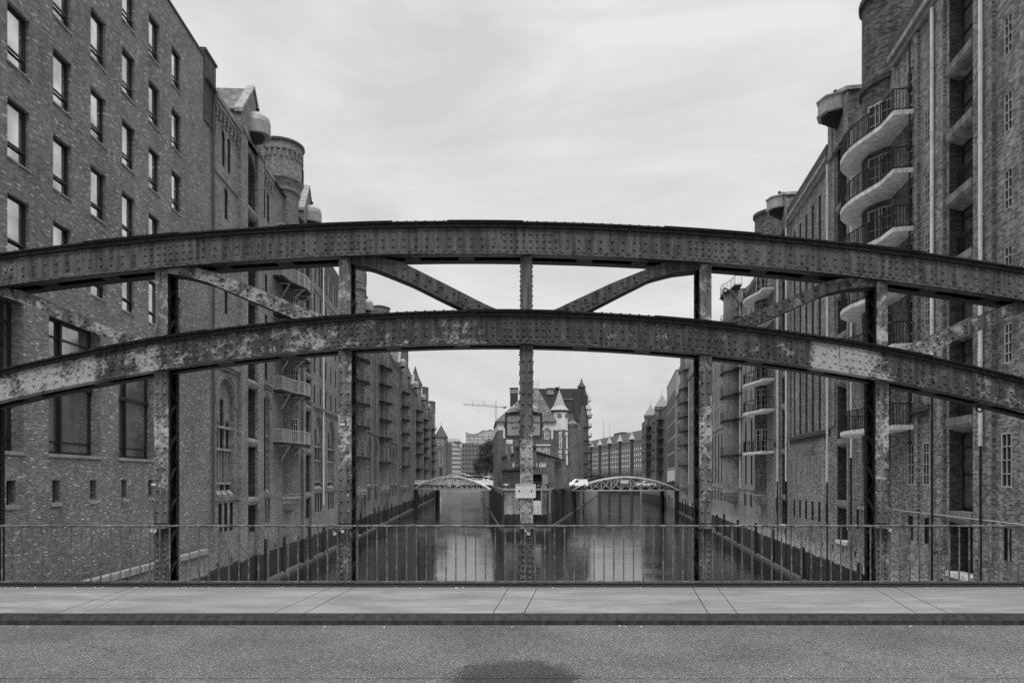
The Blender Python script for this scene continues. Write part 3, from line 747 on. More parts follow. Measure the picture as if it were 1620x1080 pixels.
# name sign: two boards meeting at a corner towards the pavement, domed finials on its ends
def text_mesh(s_, size, mat, name='lettering'):
    cu = bpy.data.curves.new(name, 'FONT'); cu.body = s_; cu.size = size; cu.align_x = 'CENTER'; cu.align_y = 'CENTER'; cu.extrude = .0012; cu.space_character = .92
    o = bpy.data.objects.new(name, cu); C.objects.link(o); dg = bpy.context.evaluated_depsgraph_get(); dg.update()
    me = bpy.data.meshes.new_from_object(o.evaluated_get(dg)); bpy.data.objects.remove(o); me.materials.clear(); me.materials.append(MT[mat]); return me
yc = YT+.52; cxs = TX(829.5); sx, sz = yc/YT, 1
def SZ(py): return E+(757-py)/1080*(yc+.03)
ns = thing('name_sign', (cxs, yc, SZ(690)), 'grey two-sided bridge name sign with small domed caps, behind the middle post', 'sign')
for s_ in (-1, 1):
    ax = Vector((s_*.31, .13, 0)); L_ = ax.length; ud = ax.normalized(); f = F((cxs, yc), (ud.x, ud.y), (ud.y*s_, -ud.x*s_))
    zt, zb = SZ(655)-E, SZ(690)-E
    b = MB(); b.box(f, .005, L_-.03, -.02, 0, zb+.02, zt-.02); pn = part('board', b, 'grey_sign', ns)
    b = MB()
    b.box(f, 0, L_, -.03, .015, zb-.02, zb+.02); b.box(f, 0, L_, -.03, .02, zt-.015, zt+.035); b.box(f, L_-.03, L_+.005, -.03, .012, zb+.02, zt-.015); b.box(f, 0, .02, -.03, .012, zb+.02, zt-.015)
    b.box(f, .05, L_-.02, -.025, .0, zb-.045, zb-.03); b.box(f, L_-.02, L_+.02, -.04, .02, (zt+zb)/2-.04, (zt+zb)/2+.04)
    part('sign_frame', b, 'panel_dark', ns)
    b = MB(); b.lathe(f, L_*.52, 0, [(.085, zt+.04), (.085, zt+.055), (.078, zt+.06), (.085, zt+.095), (.07, zt+.125), (.03, zt+.14), (.01, zt+.15), (.0, zt+.17)], 14); part('domed_cap', b, 'stone', ns, True)
    for tx, dz, sz_ in (('Poggenmühlen', .055, .05), ('Brücke', -.04, .05)):
        me = text_mesh(tx, sz_, 'ink'); o = bpy.data.objects.new('lettering', me); C.objects.link(o); o.parent = ns
        p = f.p((L_-.02)/2, .003, 0) + Vector((0, 0, (zt+zb)/2+dz)); o.location = p-ORG[ns.name]
        xa = ud*s_; o.rotation_euler = (R(90), 0, math.atan2(xa.y, xa.x))
# enamel notice on the middle post
nx0, nx1, nz0, nz1 = TX(815.5), TX(847.5), TZ(787.3), TZ(765)
b = MB(); r_ = .02
def rrect(x0, x1, z0, z1, y, r_=.02, n=4):
    o = []
    for cx_, cz_, a in ((x1-r_, z1-r_, 0), (x0+r_, z1-r_, 90), (x0+r_, z0+r_, 180), (x1-r_, z0+r_, 270)):
        for k in range(n+1): o.append((cx_+r_*math.cos(R(a+90*k/n)), y, cz_+r_*math.sin(R(a+90*k/n))))
    return o
nt_ = thing('notice_sign', ((nx0+nx1)/2, YT-.03, nz0), 'small white enamel notice with faded lines bolted low on the middle post', 'sign')
b.prism(rrect(nx0, nx1, nz0, nz1, YT-.002), rrect(nx0, nx1, nz0, nz1, YT-.01)); part('plate', b, 'white_sign', nt_)
b = MB(); o1, i1 = rrect(nx0, nx1, nz0, nz1, YT-.018), rrect(nx0+.01, nx1-.01, nz0+.01, nz1-.01, YT-.018, .014)
o0, i0 = rrect(nx0, nx1, nz0, nz1, YT-.0102), rrect(nx0+.01, nx1-.01, nz0+.01, nz1-.01, YT-.0102, .014)
b.loft([o0, o1, i1, i0]); part('rim', b, 'white_sign', nt_)
b = MB(); wv = nx1-nx0; hv = nz1-nz0
for (a, c_, z, t) in ((.07, .23, .89, .028), (.3, .8, .8, .014), (.2, .9, .63, .02), (.27, .72, .48, .022), (.37, .66, .34, .022), (.1, .22, .33, .03), (.38, .48, .15, .035), (.55, .72, .16, .014)):
    x = nx0+wv*a; b = MB()
    while x < nx0+wv*c_:
        l_ = random.uniform(.006, .014); b.box(W, x, min(x+l_, nx0+wv*c_), YT-.0115, YT-.0102, nz0+hv*z-E-t*hv/2, nz0+hv*z-E+t*hv/2); x += l_+(.0 if t == .028 else .003)
    part('faded_print', b, 'ink' if t == .028 else 'ink_faint', nt_)
b = MB()
for fx in (.18, .8): b.rivet((nx0+wv*fx, YT-.0102, nz0+hv*.5), (0, -1, 0), .011)
part('bolt', b, 'dark', nt_)
# stickers
for px, py, lab in ((243, 766, 'small white sticker on the leftmost post above the railing'), (542, 671, 'small white sticker halfway up the second post from the left')):
    b = MB(); b.box(W, TX(px)-.035, TX(px)+.035, YT-.002, YT+.0, TZ(py)-E-.018, TZ(py)-E+.018)
    solo('sticker', b, 'white_sign', lab, 'sticker', 'stickers on the posts')

# leaf litter and grit caught along the foot of the railing
b = MB(); rl_ = random.Random(9)
for k in range(170):
    x = rl_.uniform(-9, 9); y = 10.7-abs(rl_.gauss(0, .05)) if k < 130 else 8.44-abs(rl_.gauss(0, .06)); z = .004 if k < 130 else -.112
    a = rl_.uniform(0, PI); l_ = rl_.uniform(.006, .02); q = Vector((math.cos(a)*l_, math.sin(a)*l_, .001)); p_ = Vector((-q.y*.5, q.x*.5, .003)); c_ = Vector((x, y, z)); b.face([c_-q, c_+p_, c_+q, c_-p_])
lt = struct('litter', b, 'stone'); lt['kind'] = 'stuff'; lt['label'] = 'pale leaf litter and grit along the railing foot and kerb'; lt['category'] = 'litter'
# railing
YR = 10.93
rl = thing('railing', (0, YR, 0), 'thin worn steel pedestrian railing along the far edge of the pavement', 'railing')
b = MB(); b.tube([(-20, YR, .945), (20, YR, .945)], .017, 8); part('top_rail', b, 'st_rail', rl)
b = MB(); b.box(W, -20, 20, YR-.02, YR+.02, -1.652, -1.637); part('bottom_rail', b, 'st_rail', rl)
b = MB(); b.box(W, -.0095, .0095, -.007, .007, -1.637, -.77); bal = b.mesh('baluster', 'st_rail', (0, 0, 0))
xb = [(-.158*60)+.158*k+.05 for k in range(120)]
xb = [x for x in xb if min(abs(x-p) for p in px_post) > .02]
xb.sort(key=lambda x: abs(x)); near, far = xb[:100], xb[100:]
for x in near: put('baluster', bal, (x, YR, 0), rl)
far += [9.6+.158*k for k in range(60)]+[-9.6-.158*k for k in range(60)]
b = MB()
for x in far: b.box(W, x-.011, x+.011, YR-.007, YR+.007, -1.637, -.77)
o = part('balusters', b, 'st_rail', rl); o['kind'] = 'stuff'
b = MB()
for x in (TX(654), TX(1204), TX(316)): b.lathe(F((0, 0), (1, 0), (0, 1)), x, YR, [(0, -.775), (.026, -.765), (.03, -.745), (.022, -.725), (0, -.718)], 8)
part('rail_joint', b, 'st_rail', rl, True)
b = MB()
for p in px_post: b.box(W, p-.12, p+.12, YR-.006, YR+.15, -.8, -.788)
part('rail_bracket', b, 'st_rail', rl)
def padlock(px, py, tilt, lab, s_=1.0):
    pos = (TX(px)*YR/YT, YR-.03, .93-(py-832)/1080*YR); t = thing('padlock', pos, lab, 'padlock', 'padlocks hanging on the railing')
    f = F((pos[0], pos[1]), (math.cos(tilt), 0), (0, 1)); ca, sa = math.cos(tilt), math.sin(tilt)
    def q(x, y, z): x, z = x*s_, z*s_; return Vector((pos[0]+x*ca-z*sa, pos[1]+y, pos[2]+x*sa+z*ca))
    b = MB(); b.prism([q(x, -.01, z) for x, z in ((-.02, -.075), (.02, -.075), (.024, -.07), (.024, -.035), (-.024, -.035), (-.024, -.07))], [q(x, .012, z) for x, z in ((-.02, -.075), (.02, -.075), (.024, -.07), (.024, -.035), (-.024, -.035), (-.024, -.07))]); part('lock_body', b, 'brass', t)
    b = MB(); b.tube([q(-.015, 0, -.036), q(-.015, 0, -.01), q(-.008, 0, .003), q(.008, 0, .003), q(.015, 0, -.01), q(.015, 0, -.036)], .004*s_, 6); part('shackle', b, 'zinc', t)
padlock(236, 836, 1.3, 'tilted padlock on the railing left of the leftmost post')
padlock(243, 835, .9, 'padlock hooked on the railing in front of the leftmost post')
padlock(528, 838, .5, 'left padlock of the pair at the second post from the left')
padlock(538, 837, 1.2, 'right padlock of the pair at the second post from the left')
padlock(831, 834, .05, 'small slim padlock on the railing at the middle post', .8)
padlock(837, 836, -.15, 'big padlock hanging lowest on the railing at the middle post', 1.2)
padlock(1402, 834, 1.0, 'padlock on the railing in front of the rightmost post')

# ------------------------------------------------------------------ left: modern building
def fp(fr, u, v=0, h=-1.7): return tuple(fr.p(u, v, h))
mb_ = thing('brick_office_building', fp(FL, 26, -6), 'modern flat-roofed building in pale speckled brick with rows of plain windows, at far left', 'building')
hs = []
for k in range(-4, 6):
    ur = 23.1+2.4*k
    for r_ in range(5): hs.append(H_(ur-1.1, 1.1, 7.3+3.1*r_-(.05 if r_ == 0 else 0), 9.25+3.1*r_, 'modern', d=.18))
big = []
for k in range(-1, 3): big.append(H_(19.4+4.75*k, 3.4, .9, 5.9, 'big', d=.45))
for k in range(-2, 5): hs.append(H_(21.95+2.4*k, .45, -.85, -.05, 'dark', d=.3))
b = MB(); wall(b, FL, 11.5, 38, -3.9, 23.5, hs+big)
b.face([FL.p(38, 0, -3.9), FL.p(38, -12, -3.9), FL.p(38, -12, 23.5), FL.p(38, 0, 23.5)]); b.face([FL.p(11.5, 0, -3.9), FL.p(11.5, -12, -3.9), FL.p(11.5, -12, 23.5), FL.p(11.5, 0, 23.5)])
part('wall', b, 'brick_modern', mb_); windows(FL, mb_, hs+big)
b = MB(); b.box(FL, 11.4, 38.03, -12, .05, 23.5, 23.62); part('roof', b, 'frame_dark', mb_)
b = MB()
for o in big: b.box(FL, o['u']-.05, o['u']+o['w']+.05, -.44, .06, .78, .897)
for o in hs:
    if o['s'] == 'dark': b.box(FL, o['u']-.06, o['u']+o['w']+.06, -.29, .05, -.99, -.853)
    else: b.box(FL, o['u']-.03, o['u']+o['w']+.03, -.17, .045, o['h']-.06, o['h']-.002)
part('window_sill', b, 'stone_mid', mb_)
lq = thing('quay_wall', fp(FL, 20, 0, -11), 'brick quay wall with pale coping under the modern building, left', 'wall')
b = MB(); b.box(FL, -40, 38, -.6, .25, -12, -4.15); part('wall', b, 'brick_quay', lq)
b = MB(); b.box(FL, -40, 38.0, -.6, .36, -4.15, -3.9); part('coping', b, 'stone_mid', lq)

# ------------------------------------------------------------------ left: old warehouses
LV = [2.75, 6.7, 9.6, 12.5, 15.3, 18.2]
def loading_bay(fr, u0, u1, parent, mat, levels, hbot, htop, roll=True, depth=.9, sillmat=None, name='loading_door'):
    """back of a deep loading recess: doors and the rolled sills at each floor"""
    d_, s_ = MB(), MB()
    lv = [hbot]+levels
    for k, h in enumerate(lv):
        top = (lv[k+1] if k+1 < len(lv) else htop)
        o = dict(u=u0, w=u1-u0, h=h+.1, t=top-.55, d=depth-.05)
        if o['t']-o['h'] > .5:
            fm, pm = win_mesh(fr, o, 'hatch'); q = put(name, fm, fr.p(u0, -depth+.06, h+.1), parent); put('leaf', pm, fr.p(u0, -depth+.06, h+.1), q)
    for h in lv[1:] if hbot < -2 else lv:
        if roll:
            n = 10; rings = []
            for uu in (u0+.004, u1-.004): rings.append([fr.p(uu, -.05+.3*math.cos(2*PI*j/n), h-.3+.3*math.sin(2*PI*j/n)) for j in range(n)])
            s_.loft(rings, True); s_.box(fr, u0+.004, u1-.004, -depth, -.06, h-.5, h-.02)
        else:
            a = [(-depth, h-.62), (.02, h-.42), (.1, h-.3), (.1, h), (-depth, h)]
            s_.prism([fr.p(u0-.08, v, z) for v, z in a], [fr.p(u1+.08, v, z) for v, z in a])
    part('loading_sill', s_, sillmat or 'sill_grey', parent)
def tower(fr, uc, parent, mat, rad=1.75, vc=-.7, h0=-1.6, h1=24.3, top='crown', corbel=True, crown_r=1.95, big_top=28.3):
    b = MB()
    b.lathe(fr, uc, vc, [(rad+.1, h0), (rad+.1, h0+.35), (rad, h0+.4), (rad, h1)], 20)
    part('stair_tower', b, mat, parent)
    if corbel:
        b = MB(); b.lathe(fr, uc, vc, [(.0, h0-1.9), (rad*.35, h0-1.7), (rad*.5, h0-1.3), (rad*.62, h0-1.25), (rad*.68, h0-.9), (rad*.85, h0-.85), (rad*.98, h0-.5), (rad+.12, h0-.35), (rad+.12, h0-.01)], 20); part('corbel', b, 'sill_grey', parent)
        b = MB(); b.lathe(fr, uc, vc, [(rad+.12, h0-.02), (rad+.2, h0), (rad+.2, h0+.14), (rad, h0+.2)], 20); part('corbel_slab', b, 'stone_mid', parent)
    if top == 'crown':
        R_ = crown_r; b = MB()
        b.lathe(fr, uc, vc, [(rad, h1), (rad+.12, h1+.02), (rad+.12, h1+.3), (R_+.05, h1+.8), (R_+.14, h1+.85), (R_+.14, h1+1.0), (R_, h1+1.05), (R_, big_top-.95), (R_+.1, big_top-.9), (R_+.1, big_top-.3)], 24)
        n = 24
        for k in range(n):
            t = 2*PI*k/n; x, y = math.cos(t), math.sin(t)
            a0, a1 = t-.05, t+.05
            b.hexa([fr.p(uc+math.cos(q)*(R_+e), vc+math.sin(q)*(R_+e), z) for z in (big_top-1.5, big_top-.91) for q, e in ((a0, -.05), (a1, -.05), (a1, .11), (a0, .11))])
        part('turret', b, 'brick_left' if mat == 'brick_diaper' else mat, parent)
        b = MB(); b.lathe(fr, uc, vc, [(R_+.1, big_top-.3), (R_+.22, big_top-.28), (R_+.22, big_top-.1), (R_*.5, big_top+.25), (0, big_top+.42)], 24); part('turret_roof', b, 'slate', parent)
        # windows on the crown seen from the canal
        for t in (-2.3, -1.15, .0, 1.1) if fr is FL else (-2.3, 3.6, .4):
            cc = fr.p(uc+math.cos(t)*(R_+.01), vc+math.sin(t)*(R_+.01), 0); dr = (fr.p(uc+math.cos(t), vc+math.sin(t), 0)-fr.p(uc, vc, 0)).normalized()
            tg = Vector((-dr.y, dr.x, 0)); f2 = F((cc.x, cc.y), (tg.x, tg.y), (dr.x, dr.y))
            o = dict(u=0, w=.9, h=0, t=1.5, arch=True)
            fm, pm = win_mesh(f2, o, 'sash'); q = put('window', fm, f2.p(-.45, .02, big_top-3.0), parent); put('pane', pm, f2.p(-.45, .02, big_top-3.0), q)
    elif top == 'spire':
        b = MB(); b.lathe(fr, uc, vc, [(rad, h1), (rad+.2, h1+.2), (rad+.2, h1+1.0)], 16); part('turret', b, mat, parent)
        b = MB(); b.lathe(fr, uc, vc, [(rad+.4, h1+1.0), (rad*.55, h1+3.3), (0, h1+6.3)], 12); part('spire', b, 'slate', parent)
    elif top == 'flat':
        b = MB(); b.lathe(fr, uc, vc, [(rad, h1), (rad, big_top), (rad+.06, big_top+.02), (rad+.06, big_top+.12), (0, big_top+.2)], 20); part('turret', b, mat, parent)

def left_seg(fr, a, b_, holes, tri, eave, sp=2.3, big=True, far=False):
    """ordinary bay: slit windows above, three-light arches below"""
    n = max(1, int((b_-a)/sp)); d = (b_-a)/n
    tops = (18.75, 15.75, 12.9, 10.0, 7.2)
    for k in range(n):
        u = a+d*(k+.5)
        for i, h in enumerate(tops):
            if i == 0 and not far: holes += [H_(u-.75, .55, 18.75, 20.9, 'slit', True, .08), H_(u+.2, .55, 18.75, 20.9, 'slit', True, .08)]
            else: holes.append(H_(u-.3, .6, h, h+(1.9 if i < 4 else 1.7), 'slit', i in (1, 4) or far, .07 if far else .09))
    m_ = max(1, int((b_-a)/4.9)); d = (b_-a)/m_
    for k in range(m_):
        u = a+d*(k+.5); ww = min(3.5, d*.72)
        tri.append((u-ww/2, ww))
        for j in range(3): holes.append(H_(u-ww*.42+j*ww*.31, ww*.2, -3.2, -1.45, 'dark', False, .08))
def left_block(name, label, fr, u0, u1, eave, spec, mat='brick_left', far=False, endwall=True):
    t = thing(name, fp(fr, (u0+u1)/2, -6), label, 'building')
    holes, tri, body = [], [], MB()
    spec_l = list(spec)
    cur = u0
    for kind, a, b_ in spec_l:
        if kind == 'seg': left_seg(fr, a, b_, holes, tri, eave, far=far)
    if u0 < 40: holes += [H_(48.75, .75, -1.0, 6.0, 'slit', True, .1), H_(50.0, .5, -3.2, -1.45, 'slit', d=.2)]
    hs_big = [dict(u=a, w=ww, h=-1.0, t=6.1, arch=True, rise=ww*.55, d=.25) for a, ww in tri]
    bays = [dict(u=(a+b_)/2-1.05, w=2.1, h=-3.6, t=21.8, arch=True, d=.95, jm=1) for k, a, b_ in spec_l if k == 'gable']  # jambs in dark brick: shade of the deep recess painted in
    allh = holes+hs_big+bays
    wall(body, fr, u0, u1, -12, eave, allh)
    for (a, ww) in tri:                     # inner tympanum of the three-light window
        ih = [H_(a+ww*.07, ww*.22, -.95, 3.3+ww*.1, None, True), H_(a+ww*.38, ww*.24, -.95, 4.9, None, True), H_(a+ww*.71, ww*.22, -.95, 3.3+ww*.1, None, True)]
        for q in ih: q['d'] = .1
        wall(body, fr, a, a+ww, -1.0, 6.1, ih, v=-.25)

    for bb in bays:
        a, c_ = bb['u'], bb['u']+bb['w']
        body.face([fr.p(a, -.95, -3.6), fr.p(c_, -.95, -3.6), fr.p(c_, -.95, 21.8), fr.p(a, -.95, 21.8)])
    for u in (u0, u1): body.face([fr.p(u, 0, -12), fr.p(u, -14, -12), fr.p(u, -14, eave), fr.p(u, 0, eave)])
    body.face([fr.p(u0, -14, -12), fr.p(u1, -14, -12), fr.p(u1, -14, eave), fr.p(u0, -14, eave)])
    # string courses
    segs = [(a, b_) for k, a, b_ in spec_l if k == 'seg']
    part('wall', body, [mat, 'brick_dark'], t)
    tr = MB()
    for a, b_ in segs:
        tr.box(fr, a, b_, -.05, .1, 6.55, 6.75); tr.box(fr, a, b_, -.05, .2, 6.753, 6.95); tr.box(fr, a, b_, -.05, .09, -1.3, -1.1)
        tr.box(fr, a, b_, -.05, .07, 17.9, 18.02)
        corbel_table(tr, fr, a, b_, eave-.55)
    for a, ww in tri: tr.box(fr, a-.05, a+ww+.05, -.3, .12, -1.099, -1.0)
    part('cornice', tr, mat, t)
    for (a, ww) in tri:
        gb = MB(); gb.box(fr, a+.02, a+ww-.02, -.34, -.17, 1.7, 1.85); gb.box(fr, a+.02, a+ww-.02, -.34, -.17, 3.05, 3.2); gb.box(fr, a+.02, a+ww-.02, -.34, -.19, -.35, -.2)
        for q in (.07, .38, .71):
            gb.box(fr, a+ww*(q+.1), a+ww*(q+.13), -.34, -.26, -.2, 1.7); gb.prism([fr.p(a+ww*q, -.25, -.98), fr.p(a+ww*(q+.22), -.25, -.98), fr.p(a+ww*(q+.22), -.25, -.7), fr.p(a+ww*q, -.25, -.7)], [fr.p(a+ww*q, .0, -.98), fr.p(a+ww*(q+.22), .0, -.98), fr.p(a+ww*(q+.22), .0, -.95), fr.p(a+ww*q, .0, -.95)])
        part('window_transom', gb, 'stone_mid', t)
    gl = MB()
    for (a, ww) in tri: gl.face([fr.p(a+.02, -.36, -1), fr.p(a+ww-.02, -.36, -1), fr.p(a+ww-.02, -.36, 6.05), fr.p(a+.02, -.36, 6.05)])
    part('arched_glazing', gl, 'glass_far', t)
    ar = MB()
    if not far or True:
        for (a, ww) in tri:                 # moulded arch rings
            for e, v0, v1 in ((.14, -.1, .05), (.32, -.1, .09)):
                A = arc_pts(a-e, a+ww+e, 6.1-ww*.55, ww*.55+e, 12); B_ = arc_pts(a-e+.15, a+ww+e-.15, 6.1-ww*.55, ww*.55+e-.15, 12)
                ar.loft([[fr.p(x, v1, z), fr.p(x2, v1, z2), fr.p(x2, v0, z2), fr.p(x, v0, z)] for (x, z), (x2, z2) in zip(A, B_)])
        part('arch_moulding', ar, mat, t)
    windows(fr, t, holes, limit=96)
    rf = MB(); rf.prism([fr.p(u0, .25, eave), fr.p(u1, .25, eave), fr.p(u1, -14, eave), fr.p(u0, -14, eave)], [fr.p(u0, -4, eave+2.6), fr.p(u1, -4, eave+2.6), fr.p(u1, -10, eave+2.6), fr.p(u0, -10, eave+2.6)]); part('roof', rf, 'slate', t)
    for kind, a, b_ in spec_l:
        if kind == 'gable':
            pr = MB(); um = (a+b_)/2
            pr.box(fr, a, um-1.05, -.1, .22, -12, 22.6); pr.box(fr, um+1.05, b_, -.1, .22, -12, 22.6)
            part('pilaster', pr, mat, t)
            gable(fr, a, b_, 0, eave+1.2, eave+3.8, t, mat)
            loading_bay(fr, um-1.05, um+1.05, t, mat, LV, -1.2, 21.2)
            hood(fr, um, eave+.7, t)
        elif kind == 'tower':
            um = (a+b_)/2
            tower(fr, um, t, 'brick_diaper' if um < 60 else mat, top=spec_top.get(round(um), 'crown'), big_top=eave+(4.6 if um < 60 else 6.0), h1=eave+(.6 if um < 60 else 1.9), rad=1.35 if um < 60 else 1.6, vc=-.5, crown_r=1.62)
            balconies(fr, um, LV if not far else LV+[], 'steel', t, .16 if um < 60 else .45)
            for hh in LV if um < 120 else []:
                for dt in (1.15, 2.5):
                    cc = fr.p(um+math.cos(dt+PI)*-1.77 if False else um-math.cos(dt)*(1.36 if um < 60 else 1.61), -.5+math.sin(dt)*(1.36 if um < 60 else 1.61), 0)
                    dr = cc-fr.p(um, -.5, 0); dr.z = 0; dr.normalize(); tg = Vector((-dr.y, dr.x, 0)); f2 = F((cc.x, cc.y), (tg.x, tg.y), (dr.x, dr.y))
                    fm, pm = win_mesh(f2, dict(u=0, w=.6, h=0, t=1.9), 'sash'); q = put('window', fm, f2.p(-.3, .02, hh+.15), t); put('pane', pm, f2.p(-.3, .02, hh+.15), q)
        elif kind == 'pipe':
            p_ = MB(); p_.tube([fr.p(a, .12, -2.6), fr.p(a, .12, eave-.9), fr.p(a, .28, eave-.3)], .075, 6); part('downpipe', p_, 'pipe' if a > 40 and a < 80 else 'panel_dark', t)
    return t
spec_top = {143: 'crown', 184: 'spire', 213: 'spire', 250: 'flat'}
L1 = left_block('warehouse_building', 'old brick warehouse with arched windows and gabled hoist bays, next to the modern building', FL, 38.03, 83.4, 22.3,
                [('seg', 39.4, 43.6), ('gable', 43.6, 48.3), ('seg', 48.3, 50.8), ('tower', 51.5, 59.0), ('gable', 59.6, 63.4), ('seg', 63.4, 81), ('pipe', 68, 68), ('pipe', 39.2, 39.2), ('pipe', 81.5, 81.5)])
b = MB(); b.box(FL, 38.04, 39.7, -3, .06, 20.0, 23.9); b.box(FL, 38.04, 39.8, -3, .12, 23.903, 24.05); part('corner_pier', b, 'brick_dark', L1)
L2 = left_block('warehouse_building', 'second old brick warehouse along the left canal with octagonal turret and steel balconies', FL, 83.6, 138, 22.3,
                [('tower', 85, 91.6), ('gable', 91.6, 95.6), ('seg', 95.6, 109), ('tower', 109.6, 116.4), ('gable', 116.8, 121), ('seg', 121, 136), ('pipe', 104, 104), ('pipe', 122, 122)], 'brick_left_far', True)
L3 = left_block('warehouse_building', 'third left warehouse with round turret behind many stacked balconies', FL, 138.2, 196, 22.3,
                [('gable', 134.8+3.5, 142), ('tower', 142.4, 149), ('seg', 149, 168), ('gable', 170, 174.5), ('tower', 180, 188), ('seg', 188, 195.5)], 'brick_left_far', True)
spec_top[146] = 'crown'
L4 = left_block('warehouse_building', 'farthest left canal warehouse with dark pointed spires', FL, 196.2, 268, 22.3,
                [('gable', 197, 201.5), ('tower', 208, 216), ('gable', 222, 226.5), ('seg', 227, 246), ('tower', 247, 255), ('seg', 256, 266)], 'brick_left_far', True)
for t_, us in ((L3, (164, 176)), (L4, (204, 232, 262))):
    for uu in us:
        b = MB(); b.box(FL, uu-1.6, uu+1.6, -3.4, -.1, 22, 24.2); b.hexa([FL.p(uu-1.8, -3.6, 24.2), FL.p(uu+1.8, -3.6, 24.2), FL.p(uu+1.8, .1, 24.2), FL.p(uu-1.8, .1, 24.2), FL.p(uu-.05, -1.8, 29), FL.p(uu+.05, -1.8, 29), FL.p(uu+.05, -1.7, 29), FL.p(uu-.05, -1.7, 29)]); part('spire', b, 'slate', t_)

def footing(name, label, fr, u0, u1, step0, ustart, end, rake=0):
    t = thing(name, fp(fr, (u0+u1)/2, 0, -12), label, 'wall')
    b = MB(); b.prism([fr.p(u0, .0, -12), fr.p(u1, .0, -12), fr.p(u1, .26, -12), fr.p(u0, .26, -12)], [fr.p(u0, .0, -7.25), fr.p(u1, .0, -7.25), fr.p(u1, .26, -7.38), fr.p(u0, .26, -7.38)]); part('ledge', b, 'ledge_wet', t)
    b = MB()
    for q in np.arange(u0+1, u1, .9):
        pass
    f = F((0, 0), fr.ud, fr.vd); f.o = Vector((0, 0, -E)); b.box(f, -.11, .11, 0, .2, -6.5, 0); me = b.mesh('fender_pile', 'wood_dark', (0, 0, 0))
    u = ustart; k = 0
    while u < end and k < 95:
        put('fender_pile', me, fr.p(u, .02, -4.2-random.uniform(0, .9)), t); u += step0*random.uniform(.6, 1.5); k += 1
    return t
footing('quay_footing', 'pale concrete footing with dark fender piles at the waterline, left canal', FL, 38.1, 268, 6.0, 49, 266)
footing('quay_footing', 'pale concrete footing with dark fender piles at the waterline, right canal', FR, 24, 196, 8.0, 38, 194)
# drain holes in the canal walls
for fr, rng, lab, th in ((FL, (40, 80), 'left', L1),):
    b = MB()
    for u in np.arange(rng[0], rng[1], 2.35): b.box(fr, u, u+.2, -.1, .012, -5.15, -4.9)
    part('drain_hole', b, 'black_in', th)

# ------------------------------------------------------------------ right: concrete-balcony warehouse
RL = [2.45, 6.15, 8.8, 11.45, 14.1, 16.75]
R1 = thing('warehouse_building', fp(FR, 36, -7), 'dark brick warehouse with curved concrete balconies, white downpipes and hoist hoods, near right', 'building')
hs = []
def rwin(u, w_=.6, low=True, up=True, light=True):
    if up:
        for k in range(5): hs.append(H_(u, w_*.85, 4.0+2.67*k, 5.4+2.67*k, 'sash', d=.07))
    if low: hs.append(H_(u, w_+.05, -.3, 1.6, 'sash', d=.05)); hs.append(H_(u, w_*.8, -2.85, -1.7, 'dark', d=.06))
for u in (16.6, 18.5, 20.6): rwin(u)
rwin(23.4, .6); rwin(29.65, .6); hs += [H_(31.25, .7, -.3, 1.6, 'sash', d=.07), H_(31.3, .5, -2.85, -1.7, 'dark', d=.06)]
for l_ in [2.45]+RL[1:]: hs.append(H_(31.15, .8, l_+.05, l_+2.15, 'door', d=.12))
rwin(38.4, .5, up=False); hs.append(H_(39.2, .4, 8, 9.5, 'sash'))
for k in range(6):
    u = 44.1+1.66*k
    hs += [H_(u-.05, .6, -.3, 1.6, 'sash', d=.04), H_(u, .55, -2.9, -1.55, 'dark', d=.05)]
for k in range(2): hs += [H_(57.7+.9*k, .45, -2.9, -1.6, 'dark', d=.05), H_(57.7+.9*k, .45, -.3, 1.6, 'sash', d=.06)]
for l_ in [2.45]+RL[1:]: hs.append(H_(60, .8, l_+.05, l_+2.15, 'door', d=.12))
bays = [dict(u=a, w=b_-a, h=-3.85, t=20.2, d=.6, jm=1) for a, b_ in ((25.95, 27.85), (40.3, 42.2), (54.9, 56.7))]  # dark brick jambs and backs, bay shade put into the colour
strips = [dict(u=44.1+1.66*k-.05, w=.5, h=3.3, t=19.05, d=.12, jm=1) for k in range(6)]  # shallow channels, their deep occlusion painted with dark brick
# recessed window fields
b = MB(); wall(b, FR, 10, 68, -12, 20.6, hs+bays+strips)
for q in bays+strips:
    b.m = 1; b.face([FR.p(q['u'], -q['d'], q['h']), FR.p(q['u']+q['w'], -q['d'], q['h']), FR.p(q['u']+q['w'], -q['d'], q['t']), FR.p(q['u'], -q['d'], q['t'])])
b.m = 0
b.face([FR.p(68, 0, -12), FR.p(68, -15, -12), FR.p(68, -15, 20.6), FR.p(68, 0, 20.6)]); b.face([FR.p(10, 0, -12), FR.p(10, -15, -12), FR.p(10, -15, 20.6), FR.p(10, 0, 20.6)])
b.face([FR.p(10, -15, -12), FR.p(68, -15, -12), FR.p(68, -15, 20.6), FR.p(10, -15, 20.6)])
part('wall', b, ['brick_right', 'brick_dark'], R1); windows(FR, R1, hs, limit=99)
b = MB()
for a, c_ in ((11, 22.7), (24.4, 25.7), (28.1, 29.3), (30.55, 30.95), (39.75, 40.1), (42.4, 43.7), (53.6, 54.7), (57.0, 57.4)): b.box(FR, a, c_, -.05, .13, 3.3 if c_-a > .5 and a not in (24.4, 28.1) else -3, 20.0)
part('pilaster', b, 'brick_right', R1)
b = MB()                                    # spandrel slats in the strips, black as part of the channels' painted shade
for q in strips:
    for k in range(5): b.box(FR, q['u'], q['u']+q['w'], -.115, -.08, 3.3+k*3.1+1.8, 3.3+k*3.1+3.0)
part('strip_panel', b, 'dark', R1)
b = MB()
